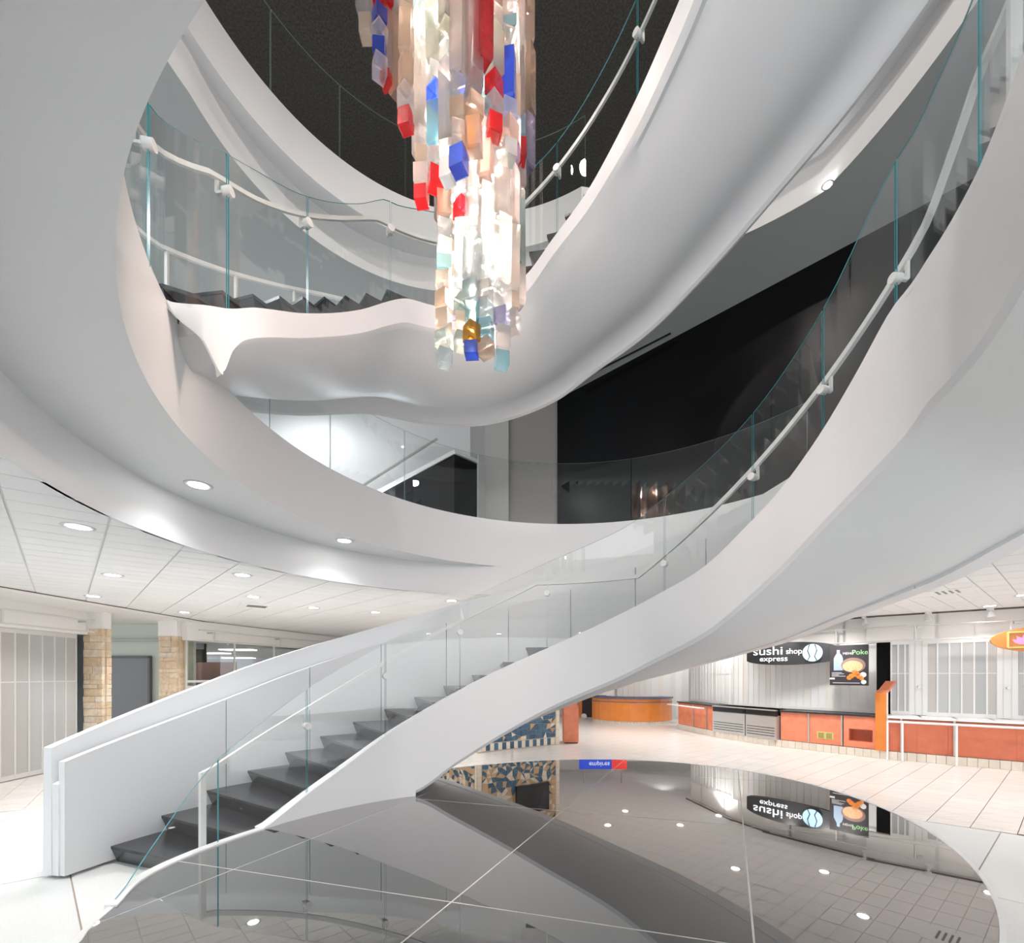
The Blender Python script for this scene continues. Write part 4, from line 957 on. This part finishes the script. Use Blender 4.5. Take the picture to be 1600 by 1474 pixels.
# second counter
te = CP.L[-1]-.05; t2s = tu(1387)
r = cpanel('service_counter', 'long brick-red counter with white top at the right edge of the picture', t2s, te, .19, .90, M['red'], top=False); b = r.location
for u_ in (1408, 1492):
    q, a = CP.at(tu(u_), .03); MB(b).box((q.x, q.y, .555), (.035, .05, .73), a).build('metal_strip', M['steel'], r)
ks = frange(t2s, te, .6)
for a_, b_ in zip(ks[:-1], ks[1:]):
    q, a = CP.at((a_+b_)/2, .26); MB(b).box((q.x, q.y, .945), (b_-a_+.03, .60, .05), a).build('counter_top', M['rail'], r)
gr_ = empty('guard_rail', (*CP.at(t2s, -.1)[0][:2], 0), 'white tube guard rail in front of the brick-red counter', 'rail'); b = gr_.location
MB(b).tube([(*CP.at(t, -.18)[0][:2], .86) for t in frange(t2s, te, .5)], .025, .025, 8).build('tube', M['rail'], gr_)
for u_ in (1386, 1409, 1493):
    q, a = CP.at(tu(u_), -.18); MB(b).box((q.x, q.y, .44), (.035, .035, .86), a).build('post', M['rail'], gr_)
# shutters above the counters
o_s = .56
def tuo(u): return at_u(CP, u, o_s)
shutter('folding_shutter', 'pale slatted shutter over the sushi counter behind the black sign', CP, tuo(1056), tuo(1368), o_s, .98, 2.66, .165, 'panelight', 1.92, wide=(3, 8, 13, 20))
shutter('folding_shutter', 'narrow folding shutter leaf right of the dark opening', CP, tuo(1393), tuo(1425), o_s, .98, 2.66, .12, 'pane', 1.92, wide=(3,))
shutter('folding_shutter', 'wide grey shutter behind the red counter, lights showing through', CP, tuo(1446), tuo(1562), o_s, .98, 2.66, .205, 'pane', 1.92)
shutter('folding_shutter', 'grey shutter under the orange lotus sign', CP, tuo(1584), CP.L[-1]-.1, o_s, .98, 2.66, .2, 'pane', 1.92)
for u_, l in ((1435, 'pale lock column left of the wide shutter'), (1573, 'pale lock column right of the wide shutter')):
    q, a = CP.at(tuo(u_), o_s); t = MB((q.x, q.y, .98)).box((q.x, q.y, 1.82), (.30, .06, 1.68), a).build('lock_column', M['alu'], None, label=l, cat='column')
    MB((q.x, q.y, .98)).cyl((q.x-.04, q.y-.05, 1.62), (q.x-.06, q.y-.09, 1.62), .03, 12).build('lock', M['steel'], t)
    for d_ in (-.06, .06): MB((q.x, q.y, .98)).box((q.x+d_*math.cos(a)-.02, q.y+d_*math.sin(a)-.03, 1.82), (.01, .01, 1.66), a).build('seam', M['steel'], t)
# bulkhead above, dark void behind, side blade
bk = MB(); bs = MB(); bt = MB()
for a_, b_ in zip(frange(0, CP.L[-1], .6)[:-1], frange(0, CP.L[-1], .6)[1:]):
    q, a = CP.at((a_+b_)/2, o_s+.05); bk.box((q.x, q.y, 2.95), (b_-a_+.06, .12, .60), a)
    q, a = CP.at((a_+b_)/2, o_s-.18); bs.box((q.x, q.y, ZC-.015), (b_-a_+.06, .035, .035), a)
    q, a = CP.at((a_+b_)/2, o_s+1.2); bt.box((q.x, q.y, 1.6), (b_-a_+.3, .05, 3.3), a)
bk.build('trim_6', M['bulk'], None, label='cream bulkhead over the food counters', kind='structure')
bs.build('trim_7', mat('slot_brown', (.12, .09, .08), .6), None, label='dark ceiling slot over the food counters', kind='structure')
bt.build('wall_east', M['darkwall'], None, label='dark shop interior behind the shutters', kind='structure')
rp_ = [(*CP.at(t, .25)[0][:2], 2.98) for t in frange(tu(1200), CP.L[-1]-.2, .6)]
rail_thing('pale tube rail with posts above the food counters', rp_, [tuple(CP.at(at_u(CP, u_, .25), .25)[0][:2]) for u_ in (1306, 1430, 1581)], 2.66, 2.98, (1, 0))
tl0 = None
for u_, l in ((1351, 'small white track spotlight above the poster'), (1450, 'small white track spotlight above the lock column'), (1547, 'small white track spotlight beside the orange lotus sign')):
    q, a = CP.at(at_u(CP, u_, .3), .3)
    if tl0 is None:
        tl0 = t = empty('track_spotlight', (q.x, q.y, ZC), l, 'spotlight', None); MB((0, 0, 0)).box((0, 0, -.02), (.12, .04, .04)).cyl((0, 0, -.04), (0, 0, -.09), .02, 8).build('mount', M['rail'], t)
        MB().cyl((0, 0, -.08), (0, -.02, -.19), .035, 14, .07).build('lamp_head', M['rail'], t)
    else:
        t = tl0.copy(); C.objects.link(t); t.location = (q.x, q.y, ZC); t['label'] = l
        for c_ in tl0.children: d_ = c_.copy(); C.objects.link(d_); d_.parent = t
for u_ in (1120, 1215, 1300, 1400, 1510, 1640):  # added fill spots aimed at the shutters, separate from the track heads
    q, a = CP.at(at_u(CP, min(u_, 1590), -.5)+(.8 if u_ > 1600 else 0), -.9); q2, _ = CP.at(at_u(CP, min(u_, 1590), o_s), o_s)
    dv_ = Vector((q2.x, q2.y, 1.5))-Vector((q.x, q.y, 3.1)); l_ = spot('shutter_fill', (q.x, q.y, 3.1), 48 if u_ < 1350 else 6, (1, .985, .96), 95, .9, .08); l_.rotation_euler = dv_.to_track_quat('-Z', 'Y').to_euler()
# vents
for (x, y, rz, l) in ((-5.1, 8.95, 38, 'slotted square air vent in the tiled ceiling beyond the left downlights'), (7.2, 7.4, 38, 'slotted square air vent in the tiled ceiling over the food counters')):
    t = empty('air_vent', (x, y, ZC), l, 'air vent'); t.rotation_euler[2] = D(rz)
    MB().box((0, 0, -.004), (.6, .6, .008)).build('vent_plate', M['ceil'], t)
    for k in range(4): MB().box((0, -.12+.08*k, -.010), (.34, .03, .008)).build('vent_slot', M['wire'], t)

# ---- signs
def text(body, size, m, parent, mtx, ext=.004, xs=1.0, name='lettering'):
    cu = bpy.data.curves.new(name, 'FONT'); cu.body = body; cu.size = size; cu.extrude = ext; cu.align_x = 'CENTER'; cu.align_y = 'CENTER'
    tmp = bpy.data.objects.new('tmp', cu); C.objects.link(tmp); dg = bpy.context.evaluated_depsgraph_get(); dg.update()
    me = bpy.data.meshes.new_from_object(tmp.evaluated_get(dg)); bpy.data.objects.remove(tmp); me.materials.clear(); me.materials.append(m)
    o = bpy.data.objects.new(name, me); C.objects.link(o); o.parent = parent; o.matrix_local = mtx @ Matrix.Diagonal((xs, 1, 1, 1)); return o
# local frame of a board: x along the wall as seen, z up, facing -y
def board_root(name, loc, rz, label, cat):
    t = empty(name, loc, label, cat); t.rotation_euler[2] = rz; return t
RX = Matrix.Rotation(PI/2, 4, 'X')
rz = math.atan2(-.776, .63)+D(0)
ss = board_root('shop_sign', (7.11, 11.55, 2.43), rz, 'black lens-shaped sign reading sushi shop express over the slatted shutter', 'sign')
n = 20; vs = []; hw = 1.02
for k in range(n+1):
    x = -hw+2*hw*k/n; yb = -.16*(1-(x/hw)**2); zt = .17+.15*math.sqrt(max(0, 1-(x/hw)**2*.96)); 
    vs += [(x, yb, zt-.03), (x, yb, -zt+.03+.0), (x, yb+.10+.16*(1-(x/hw)**2)*.0, zt-.03), (x, yb+.10, -zt+.03)]
fs = [(0, 1, 3, 2), tuple(4*n+i for i in (2, 3, 1, 0))]
for k in range(n):
    o = 4*k; fs += [(o, o+4, o+5, o+1), (o+2, o+3, o+7, o+6), (o, o+2, o+6, o+4), (o+1, o+5, o+7, o+3)]
mo('sign_board', vs, fs, M['signblack'], ss, True, auto=30)
T = lambda x, y, z, r=0: Matrix.Translation((x, y, z)) @ Matrix.Rotation(r, 4, 'Z') @ RX
text('sushi', .30, M['letter'], ss, T(-.42, -.165, .07), xs=1.25)
text('shop', .20, M['letter'], ss, T(.20, -.168, .05), xs=.95)
text('express', .19, M['letter'], ss, T(-.28, -.17, -.13), xs=1.15)
lg = MB().cyl((.60, -.15, 0), (.60, -.165, 0), .215, 32).build('round_emblem', M['logo'], ss)
MB().tube([(.54, -.172, .20), (.60-.10, -.172, .05), (.55, -.172, -.09), (.50, -.172, -.19)], .008, .008).tube([(.66, -.172, .20), (.70, -.172, .05), (.65, -.172, -.09), (.70, -.172, -.19)], .008, .008).build('emblem_lines', M['signblack'], lg)
# poster
pz = math.atan2(-.776, .63)
po = board_root('poster', (7.78, 10.35, 2.11), pz, 'black poster with a water bottle and a bowl of food on the shutter', 'poster')
MB().box((0, 0, 0), (.74, .01, .93)).build('sheet', M['paper'], po)
MB().add([(x, -.008, z) for x, z in ((-.29, -.12), (-.29, .16), (-.26, .23), (-.23, .28), (-.23, .36), (-.17, .36), (-.17, .28), (-.13, .23), (-.11, .16), (-.11, -.12))], [tuple(range(10))]).build('bottle_print', M['bottle'], po)
MB().cyl((.08, -.007, .0), (.08, -.009, .0), .22, 28).build('bowl_print', mat('bowl_rim', (.25, .15, .13), .5), po).scale = (1.05, 1, .78)
MB().cyl((.07, -.009, -.04), (.07, -.012, -.04), .18, 28).build('food_print', M['food'], po).scale = (1.05, 1, .72)
sp = MB()
for (x, z, rr) in ((.11, -.16, .05), (.16, -.20, .05), (.05, -.25, .055), (.20, -.26, .055), (.01, -.29, .05), (.24, -.30, .045), (.13, -.22, .05)): sp.cyl((x, -.009, z), (x, -.012, z), rr, 14)
sp.build('shrimp_print', M['orange'], po)
MB().cyl((.27, -.009, -.22), (.27, -.012, -.22), .06, 18).cyl((.28, -.009, -.385), (.28, -.012, -.385), .05, 18).build('round_print', M['panelight'], po)
text('Poke', .15, M['green'], po, T(.21, -.008, .29), .001)
text('MENU', .075, M['panelight'], po, T(-.01, -.008, .27), .001)
ln = MB()
for k, wd in enumerate((.20, .24, .14, .27)): ln.box((-.33+wd/2, -.007, -.17-.028*k), (wd, .002, .009))
ln.box((-.32, -.007, -.31), (.10, .002, .04)).box((-.05, -.007, -.41), (.52, .002, .012)).build('small_print', M['panelight'], po)
# lotus sign
lz = math.atan2(-.6, .8)
q, a = CP.at(tu(1600)+.12, .1)
ls = board_root('shop_sign', (q.x, q.y-.05, 2.58), a, 'orange almond-shaped sign with a pink lotus at the right edge', 'sign')
n = 24; vs = []
for sgn in (-.03, .03):
    for k in range(n): t = 2*PI*k/n; vs.append((.60*math.cos(t)*abs(math.cos(t))**.15, sgn, .24*math.sin(t)))
fs = [tuple(range(n)), tuple(range(2*n-1, n-1, -1))]+[(i, (i+1) % n, n+(i+1) % n, n+i) for i in range(n)]
mo('sign_board', vs, fs, M['signorange'], ls)
MB().tube([(-.36, -.04, -.15), (-.36, -.04, .15)], .015).tube([(.36, -.04, -.15), (.36, -.04, .15)], .015).tube([(-.36, -.04, .15), (.36, -.04, .15)], .015).tube([(-.36, -.04, -.15), (.36, -.04, -.15)], .015).build('lime_outline', M['lime'], ls)
lt = MB()
for k, (an, L) in enumerate(((-62, .2), (-35, .21), (0, .22), (35, .21), (62, .2))):
    dx, dz = math.sin(D(an)), math.cos(D(an)); cx_, cz_ = -.13, -.09
    P = [(0, 0), (.32, .18), (.65, .17), (1, 0), (.65, -.17), (.32, -.18)]
    lt.add([(cx_+(p*dx+q_*dz)*L, -.036-.002*k, cz_+(p*dz-q_*dx)*L) for p, q_ in P], [tuple(range(6))])
lt.build('lotus_flower', M['lotus'], ls)

spot('bar_fill', (5.6, 16.6, 3.1), 120, (1, .98, .95), 120, .8, .1).rotation_euler = (D(55), 0, D(-20))  # added fill without a fixture, brightens the shutter behind the bar
# ---- orange bar counter
ob = empty('bar_counter', (4.5, 17.3, 0), 'orange curved bar counter with a blue-grey top', 'counter'); b = ob.location
arc = [(3.4, 18.5)]+[(4.9+1.75*math.cos(D(a)), 18.55+1.75*math.sin(D(a))) for a in range(198, 321, 6)]
BP = Path(arc)
def strip(mb, path, off, z0, z1, t, step=.25, t0=0, t1=None):
    t1 = t1 or path.L[-1]
    ks = frange(t0, t1, step)
    for a_, b_ in zip(ks[:-1], ks[1:]): q, a = path.at((a_+b_)/2, off); mb.box((q.x, q.y, (z0+z1)/2), (b_-a_+.02, t, z1-z0), a)
    return mb
strip(MB(b), BP, .05, .12, .97, .1).build('front', M['orange'], ob)
strip(MB(b), BP, -.006, .83, .86, .02).build('groove', M['bluetop'], ob)
strip(MB(b), BP, .22, .97, 1.04, .55).build('counter_top', M['bluetop'], ob)
for k in range(int(BP.L[-1]/.12)):
    q, a = BP.at((k+.5)*.12, .06); MB(b).box((q.x, q.y, .06), (.11, .06, .118), a).build('base_tile', M['basetile'], ob)
# behind the bar
WB = Path([(4.6, 20.4), (8.2, 18.6)])
shutter('folding_shutter', 'pale folding shutter far behind the orange bar', WB, .2, 3.2, 0, .02, 2.6, .26, 'panelight', None)
MB((3.9, 20.6, 0)).box((3.6, 20.6, 1.65), (3.0, .1, 3.3)).build('wall_bar', M['bulk'], None, label='cream wall behind the orange bar', kind='structure')
MB((4.3, 20.5, 1.4)).box((4.35, 20.5, 1.72), (.8, .05, .66)).build('menu_board', M['screen'], None, label='dark framed menu picture behind the orange bar', cat='picture')
MB((3.0, 19.6, 0)).box((3.35, 19.9, 1.1), (.5, .1, 2.2)).build('dark_doorway', M['signblack'], None, label='dark doorway panel left of the orange bar', cat='panel')
MB((2.9, 19.8, 0)).box((3.0, 19.8, 1.1), (.16, .2, 2.2)).build('orange_pillar', M['orange'], None, label='narrow orange pillar left of the dark doorway', cat='pillar')
bm = MB((3.1, 19.2, 0)); 
bl_ = bmesh.new(); bmesh.ops.create_uvsphere(bl_, u_segments=20, v_segments=12, radius=.12); me = bpy.data.meshes.new('white_ball'); bl_.to_mesh(me); bl_.free(); me.materials.append(M['rail'])
o = bpy.data.objects.new('white_ball', me); o.location = (3.05, 19.0, .12); C.objects.link(o); tag(o, 'small white ball on the floor left of the orange bar', 'ball')
# stainless stool box by the kiosk
MB((2.7, 19.5, 0)).box((2.62, 19.6, .25), (.5, .3, .5)).build('grey_crate', M['steel'], None, label='small grey crate beside the white ball', cat='crate')
# red kiosk
kk = empty('red_bin', (1.66, 12.35, 0), 'red slab-sided litter bin beside the mosaic pillar', 'bin'); b = kk.location
MB(b).add([(x, y, z) for y in (12.3, 12.75) for x, z in ((1.43, .03), (1.83, .03), (1.83, 1.04), (1.75, 1.09), (1.51, 1.09), (1.43, 1.04))], [(0, 1, 2, 3, 4, 5), (11, 10, 9, 8, 7, 6)]+[(i, (i+1) % 6, 6+(i+1) % 6, 6+i) for i in range(6)]).build('bin_body', M['salmon'], kk)
MB(b).cyl((1.63, 12.5, 1.08), (1.63, 12.5, 1.12), .06, 14).build('bin_knob', M['signblack'], kk)
MB(b).box((1.63, 12.52, .015), (.36, .4, .03)).build('bin_foot', M['signblack'], kk)

# ---- mosaic pillar
mpil = empty('mosaic_pillar', (-.3, 12.3, 0), 'square pillar clad in broken blue, tan and cream tile with a dark screen', 'pillar'); b = mpil.location
K0, K1, K2 = Vector((-.84, 10.8, 0)), Vector((1.28, 12.1, 0)), Vector((-2.38, 13.3, 0)); K3 = K1+K2-K0
MB(b).prism([(K0.x, K0.y), (K1.x, K1.y), (K3.x, K3.y), (K2.x, K2.y)], 0, ZC).build('pillar_core', M['mortar'], mpil)
rd = random.Random(11); cnt = 0
def face(A, B, ntot):
    global cnt
    L = (B-A).length; d = (B-A)/L; nrm = Vector((d.y, -d.x, 0)); a = math.atan2(d.y, d.x)
    if (nrm.dot(A-K3)) < 0: nrm = -nrm
    def P(s, z, o=.012): v = A+d*s+nrm*o; return (v.x, v.y, z)
    def plate(poly, m, nm='mosaic_piece'):
        nn = len(poly); vs = [P(s, z, .012) for s, z in poly]+[P(s, z, .0) for s, z in poly]
        return MB(b).add(vs, [tuple(range(nn)), tuple(range(2*nn-1, nn-1, -1))]+[(i, (i+1) % nn, nn+(i+1) % nn, nn+i) for i in range(nn)])
    # border strips of cream tiles, chequer base
    for k in range(16):
        for s0, s1 in ((.01, .11), (L-.12, L-.01)): plate([(s0, .2*k+.01), (s1, .2*k+.01), (s1, .2*k+.195), (s0, .2*k+.195)], 0).build('border_tile', M['creamtile'], mpil)
    nb = int((L-.24)/.115)
    for k in range(nb):
        s = .12+k*.115; plate([(s+.003, .03), (s+.112, .03), (s+.112, .2), (s+.003, .2)], 0).build('chequer_tile', M['bluetile'] if k % 2 else M['creamtile'], mpil)
    # irregular pieces: jittered grid split on diagonals
    nx, nz = 16, 24; s0, s1, z0, z1 = .13, L-.14, .22, 3.2
    G = [[(s0+(s1-s0)*(i+(rd.uniform(-.33, .33) if 0 < i < nx else 0))/nx, z0+(z1-z0)*(j+(rd.uniform(-.33, .33) if 0 < j < nz else 0))/nz) for j in range(nz+1)] for i in range(nx+1)]
    rest = {}
    for i in range(nx):
        for j in range(nz):
            q = [G[i][j], G[i+1][j], G[i+1][j+1], G[i][j+1]]
            tris = ([q[0], q[1], q[2]], [q[0], q[2], q[3]]) if rd.random() < .5 else ([q[0], q[1], q[3]], [q[1], q[2], q[3]])
            if rd.random() < .2: tris = (q,)
            for t in tris:
                cs = sum(p[0] for p in t)/len(t); cz = sum(p[1] for p in t)/len(t)
                t = [(cs+(p[0]-cs)*.93, cz+(p[1]-cz)*.93) for p in t]
                pb_ = .86 if cz < 1.05 else (.5 if cz < 1.7 else .15)
                m = M['bluetile'] if rd.random() < pb_ else (M['creamtile'] if rd.random() < .3 else M['tantile'])
                mbp = plate(t, m)
                if cnt < 280 and B is K1 and cz < 1.15: mbp.build('mosaic_piece', m, mpil); cnt += 1
                else: rest.setdefault(m.name, [m, MB(b)])[1].add([v+b for v in mbp.v], mbp.f)
    for m, g in rest.values(): g.build('mosaic_field', m, mpil, kind='stuff')
face(K0, K1, 0); face(K0, K2, 0)
d = (K1-K0).normalized(); a = math.atan2(d.y, d.x); c_ = K0+d*1.58; nrm = Vector((d.y, -d.x, 0))
tv = MB((c_.x, c_.y, 2.1)).box((c_.x+nrm.x*.05, c_.y+nrm.y*.05, 2.1), (1.0, .08, .72), a).build('wall_screen', M['screen'], None, label='dark switched-off screen on the mosaic pillar', cat='screen')
# far sign above the bar (seen mirrored in the platform)
fs_ = empty('shop_sign', (3.4, 18.0, 2.5), 'blue and red lit sign above the orange bar', 'sign'); b = fs_.location
MB(b).box((3.35, 18.0, 2.5), (1.3, .1, .42)).build('blue_panel', M['blue'], fs_)
MB(b).box((4.3, 18.0, 2.5), (.6, .1, .42)).build('red_panel', M['redlit'], fs_)
for x_ in (2.9, 4.4): MB(b).box((x_, 18.0, 2.98), (.03, .03, .58)).build('hanger', M['steel'], fs_)
text('empires', .26, M['letter'], fs_, Matrix.Translation((.1, -.055, 0)) @ RX)
# closing walls far back
MB().box((5.4, 22.5, 1.6), (22, .1, 3.3)).build('wall_north', M['bulk'], None, label='cream wall far down the mall', kind='structure')
